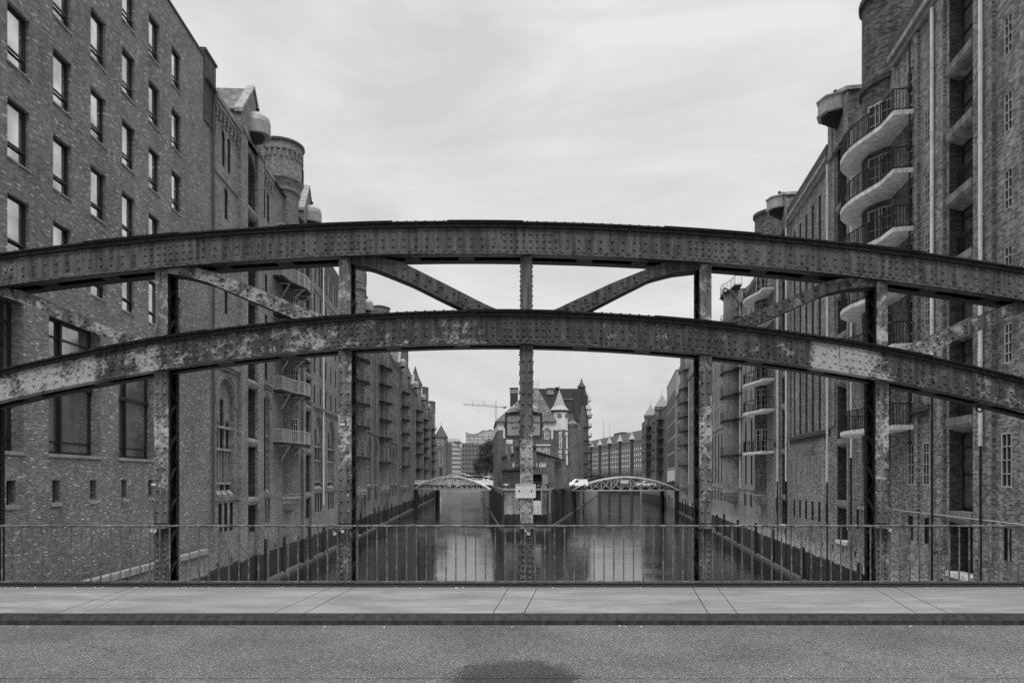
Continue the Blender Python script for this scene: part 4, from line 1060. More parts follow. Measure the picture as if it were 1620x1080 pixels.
for a, c_ in ((43.7, 53.6), (29.3, 31.0), (57.4, 59.2)):
    b.box(FR, a, c_, -.05, .2, 2.95, 3.2)
    for x in np.arange(a+.05, c_-.1, .22): b.box(FR, x, x+.12, -.05, .15, 2.75, 2.949)
part('ledge_course', b, 'brick_dark', R1)
b = MB()
for a, c_ in ((10, 33.4), (43.5, 54.2), (57.2, 61.5)):
    b.box(FR, a, c_, -.5, .18, 20.1, 20.35); b.box(FR, a, c_, -.5, .34, 20.353, 20.6)
part('eave_cornice', b, 'stone_mid', R1)
b = MB()
for a, c_ in ((10, 33.4), (43.5, 54.2), (57.2, 61.5)): b.box(FR, a, c_, -.5, .28, 20.603, 21.3)
part('parapet', b, 'brick_dark', R1)
b = MB(); b.box(FR, 10, 68, -15, -.55, 20.5, 20.9); part('roof', b, 'slate', R1)
for (a, c_) in ((25.95, 27.85), (40.3, 42.2), (54.9, 56.7)):
    loading_bay(FR, a, c_, R1, 'brick_right', RL, -1.3, 20.0, roll=False, depth=.6, sillmat='sill_grey')
b = MB(); b.box(FR, 25.9, 27.9, -.5, .12, -3.95, -3.75); b.box(FR, 40.25, 42.25, -.5, .12, -3.95, -3.75); b.box(FR, 54.85, 56.75, -.5, .12, -3.95, -3.75); part('threshold', b, 'stone', R1)
for um in (41.25, 55.8):
    b = MB(); b.box(FR, um-1.9, um-1.1, -2, .3, 20, 22.4); b.box(FR, um+1.1, um+1.9, -2, .3, 20, 22.4); b.box(FR, um-1.1, um+1.1, -2, .25, 20.2, 22.4)
    b.prism([FR.p(um-1.9, .28, 22.4), FR.p(um+1.9, .28, 22.4), FR.p(um, .28, 23.2)], [FR.p(um-1.9, -5, 22.4), FR.p(um+1.9, -5, 22.4), FR.p(um, -5, 23.2)]); part('gable_wall', b, 'brick_right', R1)
    b = MB(); b.prism([FR.p(um-2.05, .4, 22.38), FR.p(um, .4, 23.24), FR.p(um+2.05, .4, 22.38), FR.p(um+2.05, .4, 22.6), FR.p(um, .4, 23.46), FR.p(um-2.05, .4, 22.6)],
                      [FR.p(um-2.05, -5, 22.38), FR.p(um, -5, 23.24), FR.p(um+2.05, -5, 22.38), FR.p(um+2.05, -5, 22.6), FR.p(um, -5, 23.46), FR.p(um-2.05, -5, 22.6)]); part('gable_coping', b, 'zinc', R1)
    hood(FR, um, 21.9, R1, 'zinc', 4, 1.0, .4, True, [(1.08, 0), (1.08, .12), (1.02, .14), (1.0, .85), (1.1, .88), (1.1, .95), (.3, 1.2), (.05, 1.25)])
for uc in (35.3, 64.0):
    tower(FR, uc, R1, 'brick_tower', rad=1.55, vc=-.75, h0=-1.6, h1=20.6, top='flat', big_top=30.0 if uc < 50 else 24.6)
    balconies(FR, uc, RL, 'conc', R1, .15 if uc < 50 else .3)
    b = MB()
    for hh in (19.9, 24.4): b.lathe(FR, uc, -.75, [(1.56, hh), (1.7, hh+.03), (1.7, hh+.3), (1.56, hh+.33)], 24)
    part('soldier_course', b, 'brick_dark', R1)
    b = MB()                                # tower doors, light frames
    for l_ in RL:
        for t in (-2.55, 2.2):
            cc = FR.p(uc+math.cos(t)*1.57, -.75+abs(math.sin(t))*1.57, 0)
            dr = (cc-FR.p(uc, -.75, 0)); dr.z = 0; dr.normalize(); tg = Vector((-dr.y, dr.x, 0)); f2 = F((cc.x, cc.y), (tg.x, tg.y), (dr.x, dr.y))
            fm, pm = win_mesh(f2, dict(u=0, w=.8, h=0, t=2.1), 'door'); q = put('balcony_door', fm, f2.p(-.4, .01, l_+.03), R1); put('pane', pm, f2.p(-.4, .01, l_+.03), q)
for u, v in ((24.95, .13), (28.85, .13), (39.05, .1), (43.25, .2), (54.05, .2), (57.2, .15), (31.0, .16)):
    h_lo = -.2 if u in (43.25, 54.05, 57.2) else 3.6 if u == 28.85 else 1.2
    b = MB(); b.tube([FR.p(u, v+.1, h_lo), FR.p(u, v+.1, 19.9)], .075 if u != 31.0 else .04, 8)
    for hh in np.arange(h_lo+.4, 19.8, 2.67): b.lathe(FR, u, v+.1, [(.095, hh), (.095, hh+.1)], 8)
    part('downpipe', b, 'pipe' if u != 31.0 else 'frame_dark', R1)
    if u != 31.0:
        b = MB(); b.tube([FR.p(u, v+.1, -6.8), FR.p(u, v+.1, h_lo-.01)], .045, 8); part('pipe_boot', b, 'frame_dark', R1)
b = MB(); b.tube([FR.p(18, .18, -1.5), FR.p(32.9, .18, -1.5)], .022, 6); part('conduit', b, 'frame_mid', R1)
b = MB()
for u in np.arange(20, 66, 2.1): b.box(FR, u, u+.2, -.1, .012, -4.4+.1*math.sin(u*3), -4.12+.1*math.sin(u*3)); b.box(FR, u+1, u+1.18, -.1, .012, -5.6, -5.35)
part('drain_hole', b, 'black_in', R1)
for a_, c_, z0_, z1_ in ((26.0, 27.4, -3.7, -1.9), (40.5, 41.6, -3.6, -1.5), (55.1, 56.2, -3.7, -1.6)):
    b = MB()
    for k in range(5): b.box(FR, a_, c_-.25*(k % 2)*(k > 2), -.78, -.7-.01*k, z0_+(z1_-z0_)*k/5, z0_+(z1_-z0_)*(k+1)/5-.03)
    part('boarded_hatch', b, 'stone_mid', R1)
# rails in the loading openings and lamps
b = MB()
for k, l_ in enumerate(RL):
    if k in (0, 2, 3):
        for u in np.arange(25.97, 27.84, .14): b.box(FR, u, u+.025, -.3, -.275, l_, l_+.95)
        b.box(FR, 25.96, 27.84, -.31, -.265, l_+.951, l_+1.0)
part('guard_rail', b, 'dark', R1)

# paler warehouse further on
R2 = thing('warehouse_building', fp(FR, 100, -7), 'paler brick warehouse with round stair towers and dark steel balconies, middle of the right bank', 'building')
RS = [2.7, 6.75, 9.55, 12.35, 15.15, 17.95, 21.5]
hs = []
for a, c_ in ((68.6, 75), (83.5, 110), (113, 132), (142.5, 163)):
    n = int((c_-a)/2.9); d = (c_-a)/n
    for k in range(n):
        u = a+d*(k+.3)
        for h in (7.7, 10.6, 13.5, 16.4): hs.append(H_(u, 1.3, h, h+2.2, 'panel', d=.06))
        hs += [H_(u-.1, .85, -.6, 6.2, 'slit', True, .06), H_(u+.8, .5, -2.9, -1.6, 'dark', d=.04), H_(u, .5, -2.9, -1.6, 'dark', d=.04)]
b = MB(); wall(b, FR, 68.05, 164.9, -12, 19.8, hs)
for u in (68.05, 164.9): b.face([FR.p(u, 0, -12), FR.p(u, -15, -12), FR.p(u, -15, 19.8), FR.p(u, 0, 19.8)])
part('wall', b, 'brick_right_light', R2); windows(FR, R2, hs, limit=98)
b = MB(); b.box(FR, 68.1, 164.9, -.3, .3, 19.3, 19.8); b.box(FR, 68.1, 164.9, -.1, .12, 6.7, 6.95); b.box(FR, 68.1, 164.9, -.1, .1, -1.15, -.95); b.box(FR, 68.1, 164.9, -15, -.1, 19.81, 20.4); part('cornice', b, 'stone_mid', R2)
for uc in (79.5, 137.5):
    tower(FR, uc, R2, 'brick_right_light' if uc < 100 else 'brick_right', rad=1.9, vc=-.5, h0=-1.6, h1=19.8, top='flat', big_top=21.5 if uc < 100 else 26)
    balconies(FR, uc, RS, 'steel', R2, .45)
b = MB()
for u in (75.8, 83, 133, 142): b.tube([FR.p(u, .15, -1), FR.p(u, .15, 19.3)], .08, 6)
part('downpipe', b, 'pipe', R2)
b = MB()
for u in (75.3, 133.3): b.tube([FR.p(u, .3, 19.2), FR.p(u, 1.0, 20.6), FR.p(u, 1.9, 21.1), FR.p(u, 2.1, 20.2)], .12, 8)
part('roof_scupper', b, 'panel_dark', R2)

# modern infill with louvre panels, then the towers by the second bridge
R3 = thing('office_building', fp(FR, 180, -7), 'smooth grey modern building with stacked dark louvre panels beyond the right canal bridge', 'building')
b = MB(); b.box(FR, 165.2, 198, -14, 0, -12, 26.3); part('wall', b, 'wall_grey', R3)
b = MB()
for k in range(5):
    b.box(FR, 169, 196, -.1, .05, 3.2+k*3.9, 6.4+k*3.9)
part('louvre_panel', b, 'panel_dark', R3)
b = MB(); b.box(FR, 169, 196, -.1, .06, -1.5, 2.2); part('ground_floor', b, 'plaster', R3)
b = MB(); b.box(FR, 165, 198.1, -14, .08, 26.3, 26.5); part('roof', b, 'frame_mid', R3)

R4 = thing('warehouse_building', fp(FR, 225, -7), 'tall brick warehouse with pale pointed turret roofs beyond the modern louvred building', 'building')
FB = F((44.9-.077*198, 0), (.077, 1), (-1, .077))
hs = []
for u in np.arange(200, 258, 3.1):
    for h in (3, 6.2, 9.4, 12.6, 15.8): hs.append(H_(u, 1.0, h, h+2.2, 'sash', True))
b = MB(); wall(b, FB, 198.1, 262, -12, 21, hs); b.face([FB.p(262, 0, -12), FB.p(262, -12, -12), FB.p(262, -12, 21), FB.p(262, 0, 21)]); b.face([FB.p(198.1, 0, -12), FB.p(198.1, -12, -12), FB.p(198.1, -12, 21), FB.p(198.1, 0, 21)]); part('wall', b, 'brick_left_far', R4)
windows(FB, R4, hs)
b = MB(); b.prism([FB.p(198.1, .2, 21), FB.p(262, .2, 21), FB.p(262, -12, 21), FB.p(198.1, -12, 21)], [FB.p(198.1, -4, 25), FB.p(262, -4, 25), FB.p(262, -8, 25), FB.p(198.1, -8, 25)]); part('roof', b, 'slate', R4)
for uc in (213, 241):
    b = MB(); b.box(FB, uc-1.6, uc+1.6, -2.6, 1.2, -1, 22.3); b.box(FB, uc-1.8, uc+1.8, -2.8, 1.4, 21.4, 22.303); part('stair_tower', b, 'brick_left_far', R4)
    b = MB(); b.hexa([FB.p(uc-1.9, -2.9, 22.3), FB.p(uc+1.9, -2.9, 22.3), FB.p(uc+1.9, 1.5, 22.3), FB.p(uc-1.9, 1.5, 22.3), FB.p(uc-.1, -.8, 26), FB.p(uc+.1, -.8, 26), FB.p(uc+.1, -.6, 26), FB.p(uc-.1, -.6, 26)])
    b.bar(FB.p(uc, -.7, 25.8), FB.p(uc, -.7, 27.6), .12); part('spire', b, 'stone_mid', R4)
    for du in (5, 9):
        b = MB(); b.hexa([FB.p(uc+du, -1.5, 21), FB.p(uc+du+2, -1.5, 21), FB.p(uc+du+2, .4, 21), FB.p(uc+du, .4, 21), FB.p(uc+du+.9, -.6, 24.5), FB.p(uc+du+1.1, -.6, 24.5), FB.p(uc+du+1.1, -.5, 24.5), FB.p(uc+du+.9, -.5, 24.5)]); part('small_spire', b, 'zinc', R4)
    balconies(FB, uc+5.5, [2.6, 6.3, 9.2, 12.1, 15, 17.9], 'steel', R4, .6); balconies(FB, uc-4.5, [2.6, 6.3, 9.2, 12.1, 15, 17.9], 'steel', R4, .6)

# long far row where the canal bends
FF = F((74, 325), (-.14, 1.0), (-1, -.14))
R5 = thing('warehouse_row', fp(FF, 90, -7), 'long far brick warehouse row with small pale dormer cones, closing the right canal', 'building')
hs = []
for u in np.arange(2, 178, 3.3):
    hs.append(H_(u, 1.4, 4.2, 18.5, None, d=.3)); hs.append(H_(u, 1.4, -1.5, 3.2, None, d=.3))
b = MB(); wall(b, FF, 0, 180, -12, 20.5, hs)
part('wall', b, 'brick_left_far', R5)
b = MB(); b.face([FF.p(0, -.3, -2), FF.p(180, -.3, -2), FF.p(180, -.3, 19), FF.p(0, -.3, 19)])
part('glazing', b, 'glass_far', R5)
b = MB()
for u in np.arange(2, 178, 3.3):
    for h in (6.8, 9.8, 12.8, 15.8): b.box(FF, u, u+1.4, -.28, -.1, h, h+.7)
    b.box(FF, u+.62, u+.78, -.28, -.12, 4.2, 18.5)
part('mullion', b, 'frame_light', R5)
b = MB(); b.prism([FF.p(0, .3, 20.5), FF.p(180, .3, 20.5), FF.p(180, -14, 20.5), FF.p(0, -14, 20.5)], [FF.p(0, -5, 27), FF.p(180, -5, 27), FF.p(180, -9, 27), FF.p(0, -9, 27)]); b.box(FF, 10, 40, -9, -5, 27, 28.6); b.box(FF, 90, 105, -9, -5, 27, 28.4); part('roof', b, 'slate', R5)
b = MB()
for u in np.arange(9, 178, 22): b.box(FF, u-1, u+1, -.1, .8, -8, 21.8)
part('buttress', b, 'brick_dark', R5)
for u in np.arange(9, 178, 22):
    b = MB(); b.lathe(FF, u, .2, [(2.0, 21.8), (.9, 24), (0, 26.5)], 8); part('turret_cone', b, 'zinc', R5)
for k, (px, top, Yd) in enumerate(((955, 664, 560), (964, 671, 600))):
    x = (px-810)/1080*Yd; b = MB(); b.lathe(F((0, 0), (1, 0), (0, 1)), x, Yd, [(3.0 if k == 0 else .8, 18), (.5, 33), (.25, 38), (.15, (757-top)/1080*Yd)], 8)
    solo('antenna_mast', b, 'crane', ['slim roof mast with wide base behind the far right row', 'thinner bare mast right of the roof mast behind the far right row'][k], 'mast', 'masts on the far roofs')

# ------------------------------------------------------------------ island between the canals
IL = F((4.8, 0), (-.0607, 1), (-1, -.0607))         # left edge of the island
IR = F((-10.9, 0), (.158, 1), (1, -.158))           # right edge
nose = [(-1.4, 102), (5.4, 102)]
isl = [(-1.4, 102), (5.4, 102), lp(IR, 109), lp(IR, 330), lp(IL, 330)]
land('island_ground', isl, E-1.9)
iq = thing('quay_wall', (2, 140, -10), 'dark island quay wall lined with timber fender piles, its blunt nose facing the bridge', 'wall')
b = MB()
ring = [lp(IL, 340), lp(IL, 103), (-1.4, 102-.3), (5.5, 102-.3), lp(IR, 108), lp(IR, 340)]
for (x0, y0), (x1, y1) in zip(ring[:-1], ring[1:]): b.face([(x0, y0, E-12), (x1, y1, E-12), (x1, y1, E-1.7), (x0, y0, E-1.7)])
part('wall', b, 'brick_quay', iq)
b = MB(); b.box(W, -1.5, 5.6, 101.5, 102.3, -1.72, -1.45); b.box(IL, 102, 340, -.4, .1, -1.72, -1.5); b.box(IR, 108, 340, -.4, .1, -1.72, -1.5); part('coping', b, 'stone_mid', iq)
b = MB(); b.box(W, -1.6, 5.8, 101.2, 101.7, -12, -7.35); b.box(IL, 103, 270, 0, .4, -12, -7.35); b.box(IR, 108, 330, 0, .4, -12, -7.35); part('ledge', b, 'ledge_wet', iq)
for fr, n, u0, st in ((IL, 15, 103.2, 3.6), (IR, 20, 108, 3.9)):
    b = MB(); f = F((0, 0), fr.ud, fr.vd); f.o = Vector((0, 0, -E)); b.box(f, -.12, .12, 0, .22, -9, 0); me = b.mesh('fender_pile', 'wood_dark', (0, 0, 0))
    for k in range(n): put('fender_pile', me, fr.p(u0+st*k*random.uniform(.97, 1.03), .02, -1.7-random.uniform(0, .9)), iq)
b = MB(); f = F((0, 0), (1, 0), (0, -1)); f.o = Vector((0, 0, -E)); b.box(f, -.15, .15, 0, .3, -9, 0); me = b.mesh('fender_pile', 'wood_dark', (0, 0, 0))
for x, h in ((-1.3, -2), (5.35, -2.1)): put('fender_pile', me, (x, 101.7, E+h), iq)
# stair in the nose wall
st = thing('stone_stairs', (3.6, 101.3, -8), 'pale stone steps running down the island nose to the water', 'stairs')
b = MB()
for k in range(14): b.box(W, 3.15, 4.25, 101.0, 101.68+.0, -3.25-.14*k-.13, -3.25-.14*k-.03)
b.box(W, 3.15, 4.25, 101.2, 101.69, -5.3, -3.3); part('step', b, 'stone', st)
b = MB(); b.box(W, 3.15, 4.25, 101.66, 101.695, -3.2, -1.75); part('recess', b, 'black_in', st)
b = MB(); b.bar((4.35, 101.2, E-1), (4.35, 101.0, E-5.4), .07); b.bar((3.05, 101.3, E-5.4), (2.4, 101.3, E-6.2), .07); part('handrail', b, 'rail_light', st)
# nose terrace railing
tr = thing('terrace_railing', (2, 101.8, E-1.5), 'thin railing round the terrace at the island nose', 'railing')
b = MB()
pts = [lp(IL, 112), lp(IL, 103), (-1.35, 101.9), (5.4, 101.9), lp(IR, 108.5), lp(IR, 118)]
for (x0, y0), (x1, y1) in zip(pts[:-1], pts[1:]):
    b.bar((x0, y0, E-.5), (x1, y1, E-.5), .05); b.bar((x0, y0, E-1), (x1, y1, E-1), .03)
    L_ = math.hypot(x1-x0, y1-y0); n = max(1, int(L_/1.0))
    for k in range(n+1): b.bar((x0+(x1-x0)*k/n, y0+(y1-y0)*k/n, E-1.5), (x0+(x1-x0)*k/n, y0+(y1-y0)*k/n, E-.5), .05)
part('rails', b, 'rail_far', tr)

def XP(px, Y): return (px-810)/1080*Y
def HP(py, Y): return (757-py)/1080*Y
def fwall(mb, Y, x0, x1, h0, h1, holes):
    f = F((0, Y), (1, 0), (0, -1)); wall(mb, f, x0, x1, h0, h1, holes); return f
# castle-like house
ch = thing('island_house', (3, 128, E-1.7), 'brick house with steep roof, clock turret and white windows at the island tip', 'house')
Yh = 122.0; fh = F((0, Yh), (1, 0), (0, -1))
x0, x1 = XP(787, Yh), XP(873, Yh)
hs = [H_(XP(861, Yh), XP(869.5, Yh)-XP(861, Yh), HP(694, Yh), HP(676, Yh), 'light', True, .25),
      H_(XP(847.5, Yh), 1.2, HP(720, Yh), HP(705.5, Yh), 'light', True, .2), H_(XP(859.5, Yh), 1.2, HP(720, Yh), HP(705.5, Yh), 'light', True, .2),
      H_(XP(801.5, Yh), 1.1, HP(718, Yh), HP(702, Yh), 'light', False, .2)]
b = MB(); wall(b, fh, x0, x1+1.2, -1.7, HP(680, Yh), hs[1:]+[hs[0] | dict(t=HP(680, Yh), arch=False, s=None)])
bx = MB(); wall(bx, fh, x0, x1+1.2, HP(680, Yh), HP(666, Yh), [hs[0] | dict(h=HP(680, Yh), rise=.47, s=None)])
bh = HP(666, Yh)
for fr_, a, c_ in ((F((x0, Yh), (-.0607, 1), (-1, 0)), 0, 22), (F((x1+1.2, Yh), (.1, 1), (1, 0)), 0, 22)):
    b.face([fr_.p(a, 0, -1.7), fr_.p(c_, 0, -1.7), fr_.p(c_, 0, HP(680, Yh)), fr_.p(a, 0, HP(680, Yh))]); bx.face([fr_.p(a, 0, HP(680, Yh)), fr_.p(c_, 0, HP(680, Yh)), fr_.p(c_, 0, bh), fr_.p(a, 0, bh)])
part('wall', b, 'brick_island', ch); part('upper_wall', bx, 'plaster', ch); windows(fh, ch, [h for h in hs])
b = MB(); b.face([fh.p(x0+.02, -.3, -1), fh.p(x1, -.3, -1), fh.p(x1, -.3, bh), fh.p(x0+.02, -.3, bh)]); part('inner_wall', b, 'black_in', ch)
b = MB(); b.box(fh, XP(847, Yh), XP(871, Yh), -.05, .06, HP(705, Yh)+.02, HP(702.5, Yh)); b.box(fh, XP(872, Yh), XP(875, Yh), -.05, .05, HP(694, Yh), HP(681, Yh)); b.box(fh, XP(796, Yh), XP(799, Yh), -.05, .05, HP(693, Yh), HP(680.5, Yh)); b.box(fh, XP(801, Yh), XP(811, Yh), -.05, .05, HP(702, Yh)+.01, HP(695, Yh)); part('plaster_panel', b, 'plaster', ch)
# roof: wide hip, ridge running back
ex = .35; rx = XP(846, 129); rh = HP(614, 129)
e0, e1 = x0-ex, XP(880, Yh); 
b = MB()
base = [(e0, Yh-.4, bh), (e1, Yh-.4, bh), (e1+1.8, Yh+17, bh), (e0-.9, Yh+17, bh)]
rdg = [(rx-.5, Yh+6.5, rh), (rx+.5, Yh+6.5, rh), (rx+.7, Yh+12, rh), (rx-.7, Yh+12, rh)]
P = lambda q: Vector((q[0], q[1], q[2]+E))
b.loft([[P(q) for q in base], [P(q) for q in rdg]], True); b.box(W, e0, e1, Yh-.42, Yh-.1, bh-.18, bh); part('roof', b, 'tile', ch)
b = MB(); b.lathe(W, XP(852.5, 125), 125.0, [(.5, 0)]*1+[(.5, .0)], 4); 
for px0, px1, y0_, y1_, Yc in ((807, 819.5, 650, 613, 131),):
    b = MB(); b.box(W, XP(px0, Yc), XP(px1, Yc), Yc, Yc+1.4, HP(y0_, Yc), HP(y1_+9, Yc)); part('chimney', b, 'brick_dark', ch)
    b = MB(); b.box(W, XP(px0, Yc)-.05, XP(px1, Yc)+.05, Yc-.05, Yc+1.45, HP(y1_+9, Yc), HP(y1_+2.5, Yc)); part('chimney_band', b, 'stone_mid', ch)
    b = MB(); b.box(W, XP(px0, Yc)-.08, XP(px1, Yc)+.08, Yc-.08, Yc+1.5, HP(y1_+2.5, Yc)+.002, HP(y1_, Yc)); part('chimney_cap', b, 'brick_dark', ch)
b = MB(); Yc = 129
for a in (844, 848, 852): b.box(W, XP(a, Yc), XP(a, Yc)+.07, Yc, Yc+.07, HP(614, Yc), HP(607, Yc)-.031)
b.box(W, XP(844, Yc), XP(852.6, Yc), Yc, Yc+.07, HP(607, Yc)-.03, HP(607, Yc)+.05); b.box(W, XP(851.5, Yc), XP(852, Yc), Yc, Yc+.06, HP(607, Yc)+.052, HP(601, Yc)); part('roof_lantern', b, 'rail_light', ch)
# round clock turret
Yt = 125.0; tx = XP(885, Yt); tr_ = 1.5
fT = F((0, 0), (1, 0), (0, 1))
b = MB(); b.lathe(fT, tx, Yt, [(tr_, -1.7), (tr_, HP(680, Yt))], 24); part('turret', b, 'brick_island', ch)
b = MB(); b.lathe(fT, tx, Yt, [(tr_+.02, HP(680, Yt)), (tr_+.02, HP(652, Yt))], 24); part('turret_plaster', b, 'plaster', ch)
b = MB(); b.lathe(fT, tx, Yt, [(tr_+.02, HP(652, Yt)), (tr_+.28, HP(651, Yt)), (tr_+.3, HP(649.5, Yt))], 24); part('turret_eave', b, 'dark', ch)
b = MB(); b.lathe(fT, tx, Yt, [(tr_+.3, HP(649.5, Yt)), (tr_*.72, HP(642, Yt)), (tr_*.3, HP(627, Yt)), (.06, HP(617, Yt)), (.04, HP(611, Yt))], 12); b.lathe(fT, tx, Yt, [(0, HP(612, Yt)), (.16, HP(611, Yt)), (0, HP(610, Yt))], 8); part('turret_roof', b, 'zinc', ch)
def on_turret(a): # a: angle from facing camera, + to the right
    d = Vector((math.sin(a), -math.cos(a), 0)); cc = Vector((tx, Yt, 0))+d*(tr_+.02); tg = Vector((math.cos(a), math.sin(a), 0)); return F((cc.x, cc.y), (tg.x, tg.y), (d.x, d.y))
for a in (-.05, .95):
    f = on_turret(a); hc = HP(658.5, Yt)
    b = MB(); 
    for r0, v, mi in ((.42, .03, 0), (.34, .05, 1)):
        b.m = mi; b.prism([f.p(r0*math.cos(2*PI*k/20), -.05, hc+r0*math.sin(2*PI*k/20)) for k in range(20)], [f.p(r0*math.cos(2*PI*k/20), v, hc+r0*math.sin(2*PI*k/20)) for k in range(20)])
    b.m = 0; b.bar(f.p(0, .06, hc), f.p(.02, .06, hc+.26), .04); b.bar(f.p(0, .06, hc), f.p(.18, .06, hc-.06), .05)
    part('clock', b, ['dark', 'stone_mid'], ch)
    for y0_, y1_, stl, ar in ((681, 676.5, 'light', True), (709.5, 691, 'light', False), (735, 720, 'light', False)):
        w_ = .75 if a < .5 else .6; o = dict(u=0, w=w_, h=0, t=round(HP(y1_, Yt)-HP(y0_, Yt), 2), arch=ar); fm, pm = win_mesh(f, o, stl); q = put('window', fm, f.p(-w_/2, .02, HP(y0_, Yt)), ch); put('pane', pm, f.p(-w_/2, .02, HP(y0_, Yt)), q)
    b = MB()
    for y0_, y1_ in ((689.5, 683.5), (718, 712)): b.box(f, -.36, .36, -.1, .05, HP(y0_, Yt), HP(y1_, Yt))
    part('turret_panel', b, 'plaster', ch)
# wing filling between turret and the flank
b = MB(); b.face([IR.p(124, -.5, -1.7), IR.p(150, -.5, -1.7), IR.p(150, -.5, 8.5), IR.p(124, -.5, 8.5)]); b.box(W, XP(880, 127), XP(892, 127)+1, 127, 140, -1.7, 8.4); part('rear_wing', b, 'brick_island', ch)

# low annexe in front
Ya = 111.0; fa = F((0, Ya), (1, 0), (0, -1))
an = thing('annexe_building', (3, 114, E-1.7), 'low brick annexe with shallow dark roof and open door in front of the island house', 'house')
ax0, ax1 = XP(795, Ya), XP(877, Ya)
hs = [H_(XP(853.5, Ya), 1.05, HP(738, Ya), HP(730.5, Ya), 'light', d=.15), H_(XP(847, Ya)-.2, .5, HP(738, Ya), HP(730.5, Ya), 'light', d=.15), H_(XP(811, Ya), .45, HP(738, Ya), HP(730, Ya), 'light', True, d=.15), H_(XP(842, Ya), XP(857, Ya)-XP(842, Ya), -1.68, HP(750, Ya), 'dark', d=.5)]
b = MB(); wall(b, fa, ax0, ax1, -1.7, 2.9, hs)
a = [(ax0, 2.9), (ax1, 2.9), (XP(844, Ya), HP(713, Ya)), (XP(826, Ya), HP(713, Ya)), (ax0, HP(724, Ya))]
b.face([fa.p(x, 0, z) for x, z in a]); 
b.face([fa.p(ax1, 0, -1.7), Vector((XP(890, 118), 118, E-1.7)), Vector((XP(890, 118), 118, E+3.0)), fa.p(ax1, 0, 2.95)])
b.face([fa.p(ax0, 0, -1.7), Vector((ax0-.6, 121, E-1.7)), Vector((ax0-.6, 121, E+3.3)), fa.p(ax0, 0, 3.3)])
part('wall', b, 'brick_island', an); windows(fa, an, hs)
b = MB()
for (xa, za), (xb_, zb_) in (((XP(890, 116), HP(728, Ya)-.05), (XP(844, Ya), HP(713, Ya))), ((XP(826, Ya), HP(713, Ya)), (ax0-.3, HP(724, Ya)-.05)), ((XP(844, Ya), HP(713, Ya)), (XP(826, Ya), HP(713, Ya)))):
    b.prism([Vector((xa, Ya-.35, za+E)), Vector((xb_, Ya-.35, zb_+E)), Vector((xb_, 121.5, zb_+E+.25)), Vector((xa, 121.5, za+E+.25))], [Vector((xa, Ya-.35, za+E+.16)), Vector((xb_, Ya-.35, zb_+E+.16)), Vector((xb_, 121.5, zb_+E+.41)), Vector((xa, 121.5, za+E+.41))])
part('roof', b, 'slate', an)
b = MB(); b.box(W, XP(858, Ya-.3), XP(867, Ya-.3), Ya-.35, Ya-.28, -1.65, HP(750, Ya)); part('door', b, 'stone_mid', an)
b = MB(); b.box(W, XP(802, 108.4), XP(808, 108.4), 108.5, 109.1, -1.7, HP(704, 108.4)); b.box(W, XP(802, 108)-.0, XP(804, 108), 108.5, 108.8, HP(704, 108.4)+.002, HP(701, 108.4)); b.box(W, XP(805.7, 108), XP(808, 108)-.03, 108.5, 108.8, HP(704, 108.4)+.002, HP(701, 108.4)); part('chimney', b, 'brick_island', an)
b = MB(); b.box(W, XP(796, 107.5), XP(822, 107.5), 107.5, Ya-.02, -1.7, HP(743, 107.5)); part('shed', b, 'brick_dark', an)
b = MB(); b.box(W, XP(792.5, 107.5), XP(824, 107.5), 107.2, Ya-.02, HP(743, 107.5)+.002, HP(740.5, 107.5)); part('shed_roof', b, 'slate', an)
b = MB()
for px in (797.5, 883.0, 887): b.box(W, XP(px, 110.6), XP(px, 110.6)+.5, 110.5, 110.52, -.2, 1.2) if px < 800 else None
part('blind_window', b, 'dark', an)
# lamp post by the annexe
lm = thing('lamp_post', (XP(899, 146), 146, E-1.7), 'white lamp post with dark lantern beside the right canal bridge head', 'lamp post')
b = MB(); b.tube([(XP(899, 146), 146, E-1.7), (XP(899, 146), 146, E+HP(740, 146))], .09, 8); part('post', b, 'pipe', lm)
b = MB(); b.lathe(W, XP(899, 146), 146, [(.1, HP(740, 146)), (.32, HP(737, 146)), (.36, HP(734, 146)), (.1, HP(731, 146)), (0, HP(729, 146))], 8); part('lantern', b, 'dark', lm)
pl = MB(); pl.lathe(W, 11.0, 144, [(.7, -2.2), (1.0, -2.0), (1.0, -1.5), (.75, -1.4), (.75, -1.0), (0, -.9)], 12); solo('stone_pillar', pl, 'stone_mid', 'squat round stone pillar at the island corner below the white van', 'pillar')
# terrace clutter: parasol furniture reads as pale bits
for k, (px, w_, hh, mat, lab) in enumerate(((800, .9, .9, 'plaster', 'pale covered furniture stack on the terrace left of the sign'), (846, .5, .7, 'stone_mid', 'small pale table on the terrace nearest the annexe door'), (851.5, .5, .75, 'stone_mid', 'small pale table on the terrace behind the stair head'), (866, .8, .9, 'dark', 'dark bicycle-height planter on the terrace right of the door'))):
    b = MB(); Yk = 104.5; x = XP(px, Yk); b.lathe(W, x, Yk, [(w_*.12, -1.72), (w_*.12, -1.72+hh*.8), (w_*.5, -1.72+hh*.85), (w_*.5, -1.72+hh), (0, -1.72+hh*1.05)], 10); b.box(W, x-w_*.4, x+w_*.4, Yk-.2, Yk+.2, -1.72, -1.66)
    solo('terrace_table', b, mat, lab, 'table', 'terrace furniture')

